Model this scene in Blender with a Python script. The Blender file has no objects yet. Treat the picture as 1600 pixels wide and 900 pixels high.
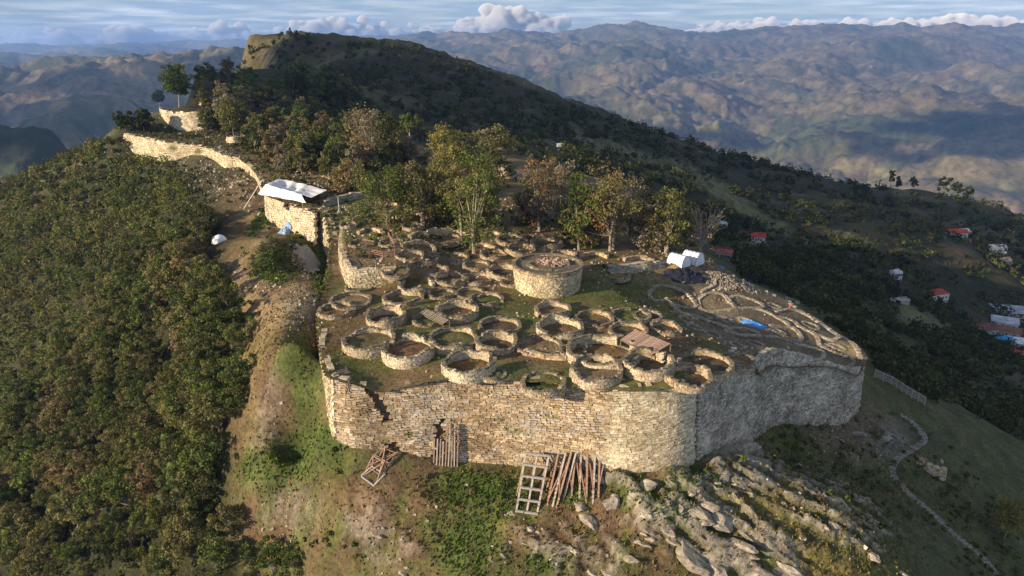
import bpy, bmesh, math, random
import numpy as np
from mathutils import Vector, Matrix, noise as mnoise
random.seed(7); rng = np.random.default_rng(7)
SC = bpy.context.scene
COL = SC.collection
# ------------------------------------------------------------------ camera
F = 1067.0; HY = 75.0; CZ = 46.0
PT = math.atan((450 - HY) / F); cp, sp = math.cos(PT), math.sin(PT)
cam = bpy.data.cameras.new("camera"); camo = bpy.data.objects.new("camera", cam); COL.objects.link(camo)
cam.sensor_width = 36.0; cam.lens = 36.0 * F / 1600.0; cam.clip_start = 1.0; cam.clip_end = 120000.0
camo.location = (0, 0, CZ); camo.rotation_euler = (math.pi / 2 - PT, 0, 0)
SC.camera = camo
# ------------------------------------------------------------------ light, sky, exposure
SUN_EL = math.radians(16.5); SUN_A = math.radians(27)          # from the left, a little from behind the camera
S = Vector((-math.cos(SUN_EL) * math.cos(SUN_A), -math.cos(SUN_EL) * math.sin(SUN_A), math.sin(SUN_EL)))
sl = bpy.data.lights.new("sun", 'SUN'); slo = bpy.data.objects.new("sun", sl); COL.objects.link(slo)
sl.energy = 5.0; sl.angle = math.radians(0.6); sl.color = (1.0, 0.81, 0.57)
slo.rotation_euler = S.to_track_quat('Z', 'Y').to_euler()
W = bpy.data.worlds.new("World"); SC.world = W; W.use_nodes = True
nt = W.node_tree; nt.nodes.clear()
def N(nt, t, **k):
    n = nt.nodes.new(t)
    for a, b in k.items(): setattr(n, a, b)
    return n
wo = N(nt, 'ShaderNodeOutputWorld'); bg = N(nt, 'ShaderNodeBackground'); sky = N(nt, 'ShaderNodeTexSky')
sky.sky_type = 'NISHITA'; sky.sun_disc = False; sky.sun_elevation = SUN_EL
sky.sun_rotation = math.atan2(S.x, S.y); sky.altitude = 3000; sky.air_density = 1.0; sky.dust_density = 0.4; sky.ozone_density = 1.0
bg.inputs[1].default_value = 0.05
tc = N(nt, 'ShaderNodeTexCoord'); sx = N(nt, 'ShaderNodeSeparateXYZ'); nt.links.new(tc.outputs['Generated'], sx.inputs[0])
def mth(op, a, b=None, c=None, nt=nt):
    n = N(nt, 'ShaderNodeMath', operation=op)
    for i, v in enumerate((a, b, c)):
        if v is None: continue
        if isinstance(v, (int, float)): n.inputs[i].default_value = v
        else: nt.links.new(v, n.inputs[i])
    return n.outputs[0]
zz = mth('ADD', mth('MAXIMUM', sx.outputs[2], 0.0), 0.035)
cmb = N(nt, 'ShaderNodeCombineXYZ')
nt.links.new(mth('DIVIDE', sx.outputs[0], zz), cmb.inputs[0]); nt.links.new(mth('DIVIDE', sx.outputs[1], zz), cmb.inputs[1])
nz = N(nt, 'ShaderNodeTexNoise'); nz.inputs['Scale'].default_value = 0.22; nz.inputs['Detail'].default_value = 9; nz.inputs['Roughness'].default_value = 0.62; nz.inputs['Distortion'].default_value = 0.6
nt.links.new(cmb.outputs[0], nz.inputs['Vector'])
mr = N(nt, 'ShaderNodeMapRange'); mr.inputs[1].default_value = 0.44; mr.inputs[2].default_value = 0.66; nt.links.new(nz.outputs[0], mr.inputs[0])
nz2 = N(nt, 'ShaderNodeTexNoise'); nz2.inputs['Scale'].default_value = 0.9; nz2.inputs['Detail'].default_value = 6
nt.links.new(cmb.outputs[0], nz2.inputs['Vector'])
cr = N(nt, 'ShaderNodeValToRGB'); cr.color_ramp.elements[0].position = 0.42; cr.color_ramp.elements[0].color = (4.6, 6.2, 9.2, 1)
cr.color_ramp.elements[1].position = 0.65; cr.color_ramp.elements[1].color = (13.2, 13.5, 14, 1)
nt.links.new(nz2.outputs[0], cr.inputs[0])
mx = N(nt, 'ShaderNodeMix', data_type='RGBA'); nt.links.new(mth('MULTIPLY_ADD', mr.outputs[0], 0.55, 0.3), mx.inputs[0])
nt.links.new(sky.outputs[0], mx.inputs[6]); nt.links.new(cr.outputs[0], mx.inputs[7])
nt.links.new(mx.outputs[2], bg.inputs[0]); nt.links.new(bg.outputs[0], wo.inputs[0])
SC.view_settings.view_transform = 'Standard'; SC.view_settings.look = 'None'; SC.view_settings.exposure = 0.95; SC.view_settings.gamma = 1.0
SC.view_settings.use_curve_mapping = False
cy = SC.cycles; cy.max_bounces = 5; cy.diffuse_bounces = 2; cy.glossy_bounces = 1; cy.transmission_bounces = 1; cy.volume_bounces = 2; cy.transparent_max_bounces = 6
cy.use_denoising = True; cy.sample_clamp_indirect = 4.0
# ------------------------------------------------------------------ pixel <-> place helpers (measuring the photograph)
def ray(px, py):
    v = (450 - py) / F
    return np.array(((px - 800) / F, cp + v * sp, -sp + v * cp))
def Zp(px, py, z):
    d = ray(px, py); t = (z - CZ) / d[2]; return (d[0] * t, d[1] * t, z)
def Yp(px, py, y):
    d = ray(px, py); t = y / d[1]; return (d[0] * t, y, CZ + d[2] * t)
def Rp(px, py, r):
    d = ray(px, py); t = r / math.hypot(d[0], d[1]); return (d[0] * t, d[1] * t, CZ + d[2] * t)
def proj(P):
    P = np.asarray(P, float); x = P[..., 0]; y = P[..., 1]; z = P[..., 2] - CZ
    c = np.maximum(y * cp - z * sp, 1e-3); v = y * sp + z * cp
    return 800 + F * x / c, 450 - F * v / c
# ------------------------------------------------------------------ noise
_perm = np.random.default_rng(3).permutation(512)
_perm = np.concatenate([_perm, _perm, _perm])
_ga = np.random.default_rng(4).uniform(0, 2 * np.pi, 512); _gx, _gy = np.cos(_ga), np.sin(_ga)
def pn(x, y, s=0):
    x = np.asarray(x, float) + s * 17.31; y = np.asarray(y, float) - s * 9.77
    xi = np.floor(x).astype(int); yi = np.floor(y).astype(int); fx = x - xi; fy = y - yi
    u = fx * fx * fx * (fx * (fx * 6 - 15) + 10); v = fy * fy * fy * (fy * (fy * 6 - 15) + 10)
    def g(ix, iy, dx, dy):
        h = _perm[(_perm[ix & 511] + iy) & 511]; return _gx[h] * dx + _gy[h] * dy
    a = g(xi, yi, fx, fy); b = g(xi + 1, yi, fx - 1, fy); c = g(xi, yi + 1, fx, fy - 1); d = g(xi + 1, yi + 1, fx - 1, fy - 1)
    return 1.5 * (a + u * (b - a) + v * (c + u * (d - c) - a - u * (b - a)))
def fbm(x, y, o=4, s=0, g=0.5):
    r = 0; a = 1.0; f = 1.0; t = 0
    for i in range(o):
        r = r + a * pn(x * f, y * f, s + i); t += a; a *= g; f *= 2.03
    return r / t
def billow(x, y, o=5, s=0, g=0.5):
    r = 0; a = 1.0; f = 1.0; t = 0
    for i in range(o):
        r = r + a * np.abs(pn(x * f, y * f, s + i)); t += a; a *= g; f *= 2.07
    return r / t
def sst(a, b, x):
    t = np.clip((x - a) / (b - a), 0, 1); return t * t * (3 - 2 * t)
class MQ:                                                     # smooth surface through measured points
    def __init__(s, P, c):
        P = np.array(P, float); s.p = P[:, :2]; s.c = c; n = len(P)
        d = np.sqrt(((s.p[:, None] - s.p[None]) ** 2).sum(-1) + c * c)
        A = np.zeros((n + 3, n + 3)); A[:n, :n] = d + np.eye(n) * 1e-3; A[:n, n] = 1; A[:n, n + 1:] = s.p; A[n, :n] = 1; A[n + 1:, :n] = s.p.T
        s.w = np.linalg.solve(A, np.concatenate([P[:, 2], np.zeros(3)]))
    def __call__(s, x, y):
        x = np.asarray(x, float); y = np.asarray(y, float); sh = x.shape; x = x.ravel(); y = y.ravel(); n = len(s.p)
        out = s.w[n] + s.w[n + 1] * x + s.w[n + 2] * y
        for i in range(n):
            out = out + s.w[i] * np.sqrt((x - s.p[i, 0]) ** 2 + (y - s.p[i, 1]) ** 2 + s.c ** 2)
        return out.reshape(sh)
def inpoly(x, y, poly):
    x = np.asarray(x, float); y = np.asarray(y, float); r = np.zeros(x.shape, bool); n = len(poly)
    for i in range(n):
        x0, y0 = poly[i][:2]; x1, y1 = poly[(i + 1) % n][:2]
        if y0 == y1: continue
        c = ((y0 > y) != (y1 > y)) & (x < (x1 - x0) * (y - y0) / (y1 - y0) + x0); r ^= c
    return r
# ------------------------------------------------------------------ mesh helpers
def mesh_np(name, V, Fc, cols=None, mats=None, smooth=False, midx=None):
    V = np.asarray(V, np.float32); Fc = np.asarray(Fc, np.int32); k = Fc.shape[1]
    m = bpy.data.meshes.new(name); m.vertices.add(len(V)); m.vertices.foreach_set('co', V.ravel())
    m.loops.add(Fc.size); m.loops.foreach_set('vertex_index', Fc.ravel())
    m.polygons.add(len(Fc)); m.polygons.foreach_set('loop_start', np.arange(0, Fc.size, k, dtype=np.int32))
    m.polygons.foreach_set('use_smooth', np.full(len(Fc), smooth, bool))
    for a in (mats if isinstance(mats, (list, tuple)) else [mats]):
        if a: m.materials.append(a)
    if midx is not None: m.polygons.foreach_set('material_index', np.asarray(midx, np.int32))
    if cols is not None:
        cols = np.asarray(cols, np.float32)
        if cols.shape[1] == 3: cols = np.concatenate([cols, np.ones((len(cols), 1), np.float32)], 1)
        at = m.color_attributes.new('Col', 'FLOAT_COLOR', 'POINT'); at.data.foreach_set('color', cols.ravel())
    m.update(calc_edges=True)
    return m
def obj(name, mesh, parent=None, label=None, cat=None, group=None, kind=None, loc=None):
    o = bpy.data.objects.new(name, mesh); COL.objects.link(o)
    if parent is not None: o.parent = parent
    if loc is not None: o.location = loc
    for k, v in (('label', label), ('category', cat), ('group', group), ('kind', kind)):
        if v: o[k] = v
    return o
def grid_faces(nx, ny):
    i = np.arange((nx - 1) * (ny - 1)); a = (i // (nx - 1)) * nx + i % (nx - 1)
    return np.stack([a, a + 1, a + nx + 1, a + nx], 1)
BOXF = np.array([[0, 3, 2, 1], [4, 5, 6, 7], [0, 1, 5, 4], [1, 2, 6, 5], [2, 3, 7, 6], [3, 0, 4, 7]])
BOXS = np.array([[-1, -1, -1], [1, -1, -1], [1, 1, -1], [-1, 1, -1], [-1, -1, 1], [1, -1, 1], [1, 1, 1], [-1, 1, 1]], float)
def boxes(C, A, jit=0.0, cols=None):
    """C (n,3) centres, A (n,3,3) half axes rows, jitter as share of the half axes"""
    C = np.asarray(C, float); A = np.asarray(A, float); n = len(C)
    s = BOXS[None] + (rng.uniform(-jit, jit, (n, 8, 3)) if jit else 0)
    V = C[:, None] + np.einsum('nkj,nji->nki', s, A)
    Fc = BOXF[None] + (np.arange(n) * 8)[:, None, None]
    c = None if cols is None else np.repeat(np.asarray(cols), 8, axis=0)
    return V.reshape(-1, 3), Fc.reshape(-1, 4), c
class MB:
    def __init__(s): s.V = []; s.F = []; s.C = []; s.M = []; s.n = 0
    def add(s, V, Fc, cols=None, mi=0):
        V = np.asarray(V, float); Fc = np.asarray(Fc, int)
        if Fc.shape[1] == 3: Fc = np.concatenate([Fc, Fc[:, 2:3]], 1)
        s.V.append(V); s.F.append(Fc + s.n); s.M.append(np.full(len(Fc), mi)); s.n += len(V)
        c = np.ones((len(V), 3)) * 0.5 if cols is None else np.broadcast_to(np.asarray(cols, float), (len(V), 3)); s.C.append(c)
    def beam(s, a, b, w, h=None, col=None, mi=0):
        a = np.array(a, float); b = np.array(b, float); h = h or w; d = b - a; L = np.linalg.norm(d) + 1e-9; d /= L
        up = np.array((0, 0, 1.0)) if abs(d[2]) < 0.95 else np.array((0, 1.0, 0)); u = np.cross(up, d); u /= np.linalg.norm(u); v = np.cross(d, u)
        V, Fc, _ = boxes([(a + b) / 2], [[d * L / 2, u * w / 2, v * h / 2]]); s.add(V, Fc, col, mi)
    def box(s, c, hx, hy, hz, rz=0, col=None, mi=0, jit=0):
        ca, sa = math.cos(rz), math.sin(rz)
        V, Fc, _ = boxes([c], [[(ca * hx, sa * hx, 0), (-sa * hy, ca * hy, 0), (0, 0, hz)]], jit); s.add(V, Fc, col, mi)
    def tube(s, pts, rad, k=6, col=None, mi=0):
        pts = np.asarray(pts, float); n = len(pts); V = []
        for i in range(n):
            d = pts[min(i + 1, n - 1)] - pts[max(i - 1, 0)]; d = d / (np.linalg.norm(d) + 1e-9)
            up = np.array((0, 0, 1.0)) if abs(d[2]) < 0.9 else np.array((0, 1.0, 0)); u = np.cross(up, d); u /= np.linalg.norm(u) + 1e-9; v = np.cross(d, u)
            for j in range(k):
                a = 2 * math.pi * j / k; V.append(pts[i] + rad[i] * (u * math.cos(a) + v * math.sin(a)))
        Fc = [[i * k + j, i * k + (j + 1) % k, (i + 1) * k + (j + 1) % k, (i + 1) * k + j] for i in range(n - 1) for j in range(k)]
        s.add(V, Fc, col, mi)
    def mesh(s, name, mats, smooth=False):
        V = np.concatenate(s.V); Fc = np.concatenate(s.F); C = np.concatenate(s.C); M = np.concatenate(s.M)
        tri = Fc[:, 2] == Fc[:, 3]
        if not tri.any(): return mesh_np(name, V, Fc, C, mats, smooth, M)
        if tri.all(): return mesh_np(name, V, Fc[:, :3], C, mats, smooth, M)
        q = Fc[~tri]; T = np.concatenate([Fc[tri][:, :3], q[:, [0, 1, 2]], q[:, [0, 2, 3]]]); MM = np.concatenate([M[tri], M[~tri], M[~tri]])
        return mesh_np(name, V, T, C, mats, smooth, MM)
# ------------------------------------------------------------------ materials
def mat_new(name):
    m = bpy.data.materials.new(name); m.use_nodes = True; nt = m.node_tree; nt.nodes.clear()
    out = N(nt, 'ShaderNodeOutputMaterial'); return m, nt, out
def mat_vc(name, scale=3.0, var=0.5, bump=0.3, rough=0.95, obcol=False, scale2=None, dist=0.1, tint=None):
    """colour of the thing itself (per-vertex or per-object) with fine procedural grain and relief"""
    m, nt, out = mat_new(name); b = N(nt, 'ShaderNodeBsdfPrincipled'); b.inputs['Roughness'].default_value = rough; b.inputs['Specular IOR Level'].default_value = 0.15
    L = nt.links.new
    if obcol: src = N(nt, 'ShaderNodeObjectInfo').outputs['Color']
    else: src = N(nt, 'ShaderNodeAttribute', attribute_name='Col').outputs['Color']
    geo = N(nt, 'ShaderNodeNewGeometry')
    t = N(nt, 'ShaderNodeTexNoise'); t.inputs['Scale'].default_value = scale; t.inputs['Detail'].default_value = 6; t.inputs['Roughness'].default_value = 0.65
    L(geo.outputs['Position'], t.inputs['Vector'])
    mr = N(nt, 'ShaderNodeMapRange'); mr.inputs[1].default_value = 0.3; mr.inputs[2].default_value = 0.7; mr.inputs[3].default_value = 1 - var; mr.inputs[4].default_value = 1 + var * 0.8
    L(t.outputs[0], mr.inputs[0]); fac = mr.outputs[0]
    if scale2:
        t2 = N(nt, 'ShaderNodeTexNoise'); t2.inputs['Scale'].default_value = scale2; t2.inputs['Detail'].default_value = 4; L(geo.outputs['Position'], t2.inputs['Vector'])
        m2 = N(nt, 'ShaderNodeMapRange'); m2.inputs[1].default_value = 0.3; m2.inputs[2].default_value = 0.7; m2.inputs[3].default_value = 1 - var * .6; m2.inputs[4].default_value = 1 + var * 0.5
        L(t2.outputs[0], m2.inputs[0]); fac = mth('MULTIPLY', fac, m2.outputs[0], nt=nt)
    vm = N(nt, 'ShaderNodeVectorMath', operation='SCALE'); L(src, vm.inputs[0]); L(fac, vm.inputs['Scale'])
    L(vm.outputs[0], b.inputs['Base Color'])
    if bump:
        bp = N(nt, 'ShaderNodeBump'); bp.inputs['Strength'].default_value = bump; bp.inputs['Distance'].default_value = dist; L(t.outputs[0], bp.inputs['Height']); L(bp.outputs[0], b.inputs['Normal'])
    L(b.outputs[0], out.inputs[0]); return m
def mat_leaf(name):
    m, nt, out = mat_new(name); L = nt.links.new
    at = N(nt, 'ShaderNodeAttribute', attribute_name='Col'); oi = N(nt, 'ShaderNodeObjectInfo')
    mu = N(nt, 'ShaderNodeVectorMath', operation='MULTIPLY'); L(at.outputs['Color'], mu.inputs[0]); L(oi.outputs['Color'], mu.inputs[1])
    d = N(nt, 'ShaderNodeBsdfDiffuse'); t = N(nt, 'ShaderNodeBsdfTranslucent'); mxs = N(nt, 'ShaderNodeMixShader'); mxs.inputs[0].default_value = 0.25
    L(mu.outputs[0], d.inputs[0]); L(mu.outputs[0], t.inputs[0]); L(d.outputs[0], mxs.inputs[1]); L(t.outputs[0], mxs.inputs[2]); L(mxs.outputs[0], out.inputs[0]); return m
M_ground = mat_vc('ground', 1.6, 0.55, 0.9, scale2=0.25, dist=0.35)
M_terr = mat_vc('terrace_soil', 1.8, 0.5, 0.7, scale2=0.3, dist=0.25)
M_far = mat_vc('mountain', 0.006, 0.45, 0.5, scale2=0.03, dist=45.0)
M_stone = mat_vc('limestone_blocks', 2.2, 0.4, 0.6, scale2=0.35, dist=0.08)
M_block = mat_vc('limestone_block', 2.2, 0.4, 0.6, obcol=True, scale2=0.35, dist=0.08)
M_rock = mat_vc('boulder_limestone', 0.9, 0.5, 0.8, obcol=True, scale2=4.0, dist=0.25)
M_core = mat_vc('wall_core', 1.5, 0.4, 0.5)
M_wood = mat_vc('weathered_timber', 4.0, 0.4, 0.2)
M_paint = mat_vc('plain_paint', 0.8, 0.15, 0.0, rough=0.7)
M_cloth = mat_vc('tarp_cloth', 0.7, 0.10, 0.15, rough=0.75, dist=0.15)
M_leaf = mat_leaf('foliage')
M_bark = mat_vc('bark', 3.0, 0.35, 0.4)
# ------------------------------------------------------------------ plan of the fortress (outward side on the right hand)
FARW = [Zp(190, 208, 12), Zp(215, 213, 11.5), Zp(250, 221, 11), Zp(300, 226, 10.2), Zp(330, 233, 9.4), Zp(350, 242, 8.8), Zp(372, 246, 8.3), Zp(392, 262, 7.7), Zp(407, 284, 7.0)]
BAST = [Zp(410, 299, 6.6), Zp(414, 306, 6.2), Zp(450, 319, 5.7), Zp(486, 331, 5.2)]
STRIP = [(-53.2, 180.5, 5.2), (-50.0, 176.0, 5.0), (-46.4, 166, 4.2), (-43.2, 156.5, 3.2)]
LEDGE = [(-41.8, 150, 2.2), (-40.6, 144, 1.5), (-38.3, 130, 0.6)]
LEFT = [(-35.6, 115, -0.2), (-32.6, 105, 0), (-30, 97, 0), (-28.3, 92.5, 0)]
FRONT = [(-27.4, 91.0, 0.0), (-25, 90.0, -0.3), (-22.6, 89.8, -0.9), (-19.5, 90.2, -2.0), (-16.5, 90.3, -1.5), (-14, 90.4, -0.9), (-11, 90.6, -0.2), (-6, 90.6, 0), (0, 90, 0), (5.5, 89.2, 0), (9.5, 88.0, 0), (13.2, 86.9, 0), (14.0, 86.75, 0)]
PALE = [(13.2, 86.9, 0), (18, 86.5, 0.2), (23, 87.2, 0.3), (26.4, 88.6, 0.2), (28.2, 90.2, 0)]
RIGHT = [(28.2, 90.2, 0), Yp(1130, 590, 94)[:2] + (-0.6,), Yp(1180, 570, 101.5), Yp(1213, 549, 108.5), Yp(1240, 553, 111.5), Yp(1275, 562, 114), Yp(1310, 572, 116.5), Yp(1336, 580, 119), Yp(1350, 574, 122), Yp(1358, 562, 126)]
BACKR = [Zp(1358, 562, -12.2), Zp(1354, 551, -12.2), Zp(1335, 535, -11.8), Zp(1290, 505, -10.2), Zp(1240, 474, -8.2), Zp(1205, 456, -6.6), Zp(1165, 440, -4.6)]
BACK = [(50, 160, -4.0), (46, 190, -1.0), (38, 232, 2), (0, 265, 6), (-60, 287, 9), (-130, 300, 11)]
TPOLY = FARW + BAST + STRIP + LEDGE + LEFT + FRONT + PALE + RIGHT + BACKR + BACK
TPOLY = [tuple(map(float, p)) for p in TPOLY]
TZ = MQ([(p[0], p[1], p[2]) for p in TPOLY] + [(7, 123, 0), (-20, 105, 0), (0, 105, 0), (-15, 118, 0.2), (20, 105, 0), (25, 118, -0.2), (-10, 150, 2.2), (-30, 140, 1.0), (-36, 152, 1.8), (-20, 133, .6),
        (10, 140, 0.6), (20, 160, 1), (0, 180, 4), (-30, 180, 5), (20, 190, 2.5), (-60, 220, 8), (-20, 230, 7), (38, 148, -.6), (24, 135, -0.2), (34, 132, -2.6), (42, 134, -4.2), (34, 118, -2.6), (44, 122, -5.4), (55, 126, -8.6), (36, 106, -1.6), (52, 138, -6)], 2.0)
IN = [(-41.5, 160, 5.2), (-39.8, 150, 5.0), (-37.0, 140, 4.8), (-33.4, 130.6, 4.7), (-32.4, 129.4, 4.6), (-31.0, 129.2, 4.6), (-28, 129.6, 4.5), (-23.5, 130.6, 4.4)]
def terr_z(x, y):
    x = np.asarray(x, float); y = np.asarray(y, float)
    xw = np.interp(y, [129, 131, 140, 150, 160, 175], [-33.6, -33.6, -37, -39.8, -41.5, -44])
    plat = 3.6 * sst(.3, 1.2, x - xw) * sst(129.6, 130.6, y - .12 * np.maximum(x + 30, 0)) * (1 - sst(-24, -12, x)) * (1 - sst(158, 182, y))
    xs = np.interp(y, [88, 96, 104, 112, 120, 128, 140], [60, 44, 38, 32, 26, 21, 19])
    step = 3.0 * sst(0, 4, x - xs) * sst(97, 103, y) * (1 - sst(134, 146, y)) * (1 - .75 * sst(16, 32, x - xs))
    return plat - step + TZ(x, y) + 0.22 * fbm(np.asarray(x) * .12, np.asarray(y) * .12, 4, 5)
# ------------------------------------------------------------------ the hill
CT = []
def cz(px, py, z, d=0): x = Zp(px, py, z); CT.append((x[0], x[1], z + d))
def cyy(px, py, y, d=0): x = Yp(px, py, y); CT.append((x[0], x[1], x[2] + d))
for a in [(540, 711, -12.4), (580, 712, -12.5), (620, 712, -12.8), (660, 721, -13.8), (720, 728, -14.6), (830, 735, -14.7), (950, 742, -13.9), (1050, 742, -13.9), (1105, 735, -15), (1160, 705, -18), (1220, 671, -20.5), (1290, 668, -23.5), (1350, 656, -25.5),
          (497, 512, -2.6), (492, 580, -6.0), (494, 640, -9.5), (800, 900, -22.5), (660, 900, -24), (500, 900, -28), (1000, 900, -21.5), (1130, 900, -21.8), (1250, 900, -22.3), (1400, 900, -25), (1470, 900, -29.5), (1600, 900, -44),
          (640, 800, -18.6), (800, 820, -18.5), (950, 820, -18.2), (1100, 800, -17.5), (1240, 772, -17.8), (1330, 830, -20.6), (1250, 720, -23.2), (1300, 690, -25), (1390, 790, -27.5), (1440, 860, -28),
          (1330, 740, -27.2), (1420, 660, -30), (1440, 690, -31.5), (1390, 742, -31), (1500, 745, -37), (1560, 822, -43), (1500, 820, -38), (1365, 588, -26), (1440, 630, -31.5), (1520, 665, -39), (1600, 700, -48), (1600, 800, -47),
          (470, 640, -10.5), (430, 720, -17), (470, 800, -22), (380, 800, -25), (400, 900, -33)]: cz(*a)
for a in [(470, 560, 102), (440, 520, 112), (400, 480, 127), (460, 470, 122), (500, 460, 127), (420, 430, 143), (480, 430, 141), (360, 420, 156), (343, 380, 172), (400, 370, 176), (450, 395, 165), (420, 357, 187), (487, 396, 174), (345, 300, 216), (390, 320, 203),
          (345, 264, 254), (300, 250, 268), (250, 242, 281), (195, 224, 293), (185, 212, 297)]: cyy(*a)
for a in [(330, 440, 146), (370, 560, 113), (370, 690, 99), (340, 850, 88), (200, 440, 180), (200, 600, 140), (200, 750, 117), (200, 900, 101), (0, 440, 225), (0, 600, 170), (0, 750, 141), (0, 900, 120), (200, 340, 232), (0, 360, 275), (280, 330, 210), (250, 270, 262),
          (200, 255, 285), (90, 300, 300), (0, 305, 325), (150, 215, 312), (100, 236, 330), (50, 258, 340), (0, 280, 352), (290, 520, 140), (290, 700, 108), (100, 520, 180), (100, 700, 138)]: cyy(*a, d=-3.5)
for a in [(1175, 375, 360), (1460, 470, 340), (1540, 525, 310), (1490, 372, 430), (1585, 560, 285), (1420, 560, 185), (1500, 625, 172), (1600, 640, 190), (1300, 470, 225), (1230, 440, 240), (1400, 410, 350), (1300, 360, 420), (1160, 335, 410), (1000, 265, 440), (1100, 290, 415), (1350, 520, 180), (1200, 400, 290),
          (700, 180, 560), (800, 200, 530), (900, 240, 415), (820, 160, 690), (600, 125, 660), (1200, 305, 540), (1400, 335, 560), (1500, 340, 560), (1600, 420, 430), (1000, 330, 330), (850, 260, 345), (700, 230, 350)]: cyy(*a, d=-1)
SKY = [(383, 63, 860), (400, 54, 870), (425, 53, 880), (460, 62, 890), (510, 66, 900), (560, 69, 900), (600, 84, 930), (650, 80, 950), (700, 96, 930), (760, 118, 900), (860, 150, 850), (960, 190, 820), (1060, 225, 790), (1160, 255, 760), (1290, 285, 730), (1400, 300, 705), (1540, 323, 670), (1640, 345, 640)]
for px, py, y in SKY:
    cyy(px, py, y, d=-2); q = Yp(px, py, y)
    CT.append((q[0] * 1.22 + 20, q[1] + 190, q[2] - 135))
for a in [(374, 112, 850), (300, 138, 420), (350, 122, 480), (420, 125, 560), (480, 165, 440), (560, 200, 400), (480, 120, 700), (420, 95, 790), (400, 80, 845), (270, 205, 303), (330, 200, 300), (345, 175, 320), (300, 160, 330), (255, 172, 322), (400, 190, 330), (500, 230, 300), (560, 260, 250)]: cyy(*a, d=-2)
CT += [(-49.5, 158, -8), (-53, 166, -8.5), (-46, 148, -6), (0, 40, -42), (-60, 40, -62), (60, 40, -46), (120, 40, -75), (-130, 60, -95), (0, 0, -62), (150, 0, -110), (-150, 0, -125), (-260, 200, -90), (-330, 300, -95), (-330, 420, -110), (-290, 460, -90), (-210, 420, -50), (-400, 500, -220), (-480, 300, -200), (-480, 800, -330), (-430, 950, -320), (-380, 860, -190), (-300, 700, -150), (-250, 560, -90),
       (-365, 835, 0), (0, 108, -15), (20, 112, -17), (45, 116, -19), (220, 120, -95), (300, 200, -125), (420, 300, -165), (560, 400, -230), (620, 650, -260), (800, 560, -380), (-600, 100, -320), (700, 100, -380), (800, 900, -420), (300, 1250, -260), (-200, 1250, -260), (-600, 1250, -450), (900, 1250, -560)]
HQ = MQ(CT, 6.0)
def ell(PX, PY, cx, cy, rx, ry, rot=0, soft=0.5):
    a = math.radians(rot); dx = PX - cx; dy = PY - cy
    u = (dx * math.cos(a) + dy * math.sin(a)) / rx; v = (-dx * math.sin(a) + dy * math.cos(a)) / ry
    return sst(1 + soft, 1 - soft, np.sqrt(u * u + v * v))
def rocky(x, y, z):
    """where bare limestone ribs break through, and how far they stand up"""
    px, py = proj(np.stack([x, y, z], -1)); m = np.zeros(np.shape(x))
    for q in [(1130, 830, 150, 75, 28, 1), (1010, 785, 90, 45, 25, 1), (1300, 800, 120, 60, 30, .75), (600, 830, 90, 70, 20, .55), (890, 860, 130, 50, 10, .6), (1170, 730, 70, 40, 20, .9), (1350, 690, 80, 40, 10, .6)]: m = np.maximum(m, q[5] * ell(px, py, *q[:5]))
    u = x * .8 - y * .6; v = x * .6 + y * .8; w = .6 * fbm(x * .25, y * .25, 3, 121)
    r = 1 - np.abs(fbm(u * .075 + w * .7, v * .27 + w * .7, 4, 123)) * 3.0; return m * sst(.25, .75, r - .35 * (1 - m)), m
ROCKY = [(520, 770, 500), (760, 760, 300)]
def land(x, y):
    x = np.asarray(x, float); y = np.asarray(y, float); z = HQ(x, y)
    far = sst(250, 600, np.hypot(x, y))
    z = z + 0.35 * fbm(x * .35, y * .35, 4, 11) + (0.8 + 5 * far) * fbm(x * .05, y * .05, 4, 12) + far * (9 * fbm(x * .012, y * .012, 5, 14) - 6 * billow(x * .008, y * .008, 4, 15) + 2)
    z = z + 1.35 * rocky(x, y, z)[0] * (1 + .5 * fbm(x * .9, y * .9, 3, 127))
    ins = inpoly(x, y, TPOLY)
    if np.any(ins): z = np.where(ins, np.minimum(z, terr_z(x, y) - 1.5), z)
    return z
def land_g(x, y):
    i = np.clip(np.searchsorted(gx, x) - 1, 0, len(gx) - 2); j = np.clip(np.searchsorted(gy, y) - 1, 0, len(gy) - 2)
    u = np.clip((x - gx[i]) / (gx[i + 1] - gx[i]), 0, 1); v = np.clip((y - gy[j]) / (gy[j + 1] - gy[j]), 0, 1)
    return (Zt[j, i] * (1 - u) + Zt[j, i + 1] * u) * (1 - v) + (Zt[j + 1, i] * (1 - u) + Zt[j + 1, i + 1] * u) * v
def G(x, y):
    x = np.asarray(x, float); y = np.asarray(y, float)
    z = land_g(x, y); ins = inpoly(x, y, TPOLY)
    if np.any(ins): z = np.where(ins, 0, z); z[ins] = terr_z(x[ins], y[ins])
    return z
def gz(x, y): return float(G(np.array([x]), np.array([y]))[0])
def hit(px, py, t0=60, t1=1300):
    d = ray(px, py); t = np.geomspace(t0, t1, 500); P = d[None] * t[:, None] + np.array((0, 0, CZ)); h = G(P[:, 0], P[:, 1]) - P[:, 2]
    k = np.argmax(h > 0)
    if not (h > 0).any(): k = len(t) - 1
    if k > 0:
        t = np.linspace(t[k - 1], t[k], 25); P = d[None] * t[:, None] + np.array((0, 0, CZ)); h = G(P[:, 0], P[:, 1]) - P[:, 2]; k = int(np.argmax(h > 0))
    return Vector(P[k])
def spaced(a, b, d0, d1, fine, grow):
    """grid lines: step fine inside [d0,d1], growing outside"""
    r = list(np.arange(d0, d1, fine)); s = fine; v = r[-1]
    while v < b: s *= grow; v += min(s, 9.0); r.append(v)
    s = fine; v = r[0]; l = []
    while v > a: s *= grow; v -= min(s, 9.0); l.append(v)
    return np.array(l[::-1] + r)
gx = spaced(-640, 900, -70, 75, 0.6, 1.03); gy = spaced(-20, 1260, 66, 170, 0.6, 1.022)
X, Y = np.meshgrid(gx, gy); Zt = land(X, Y)
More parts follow.
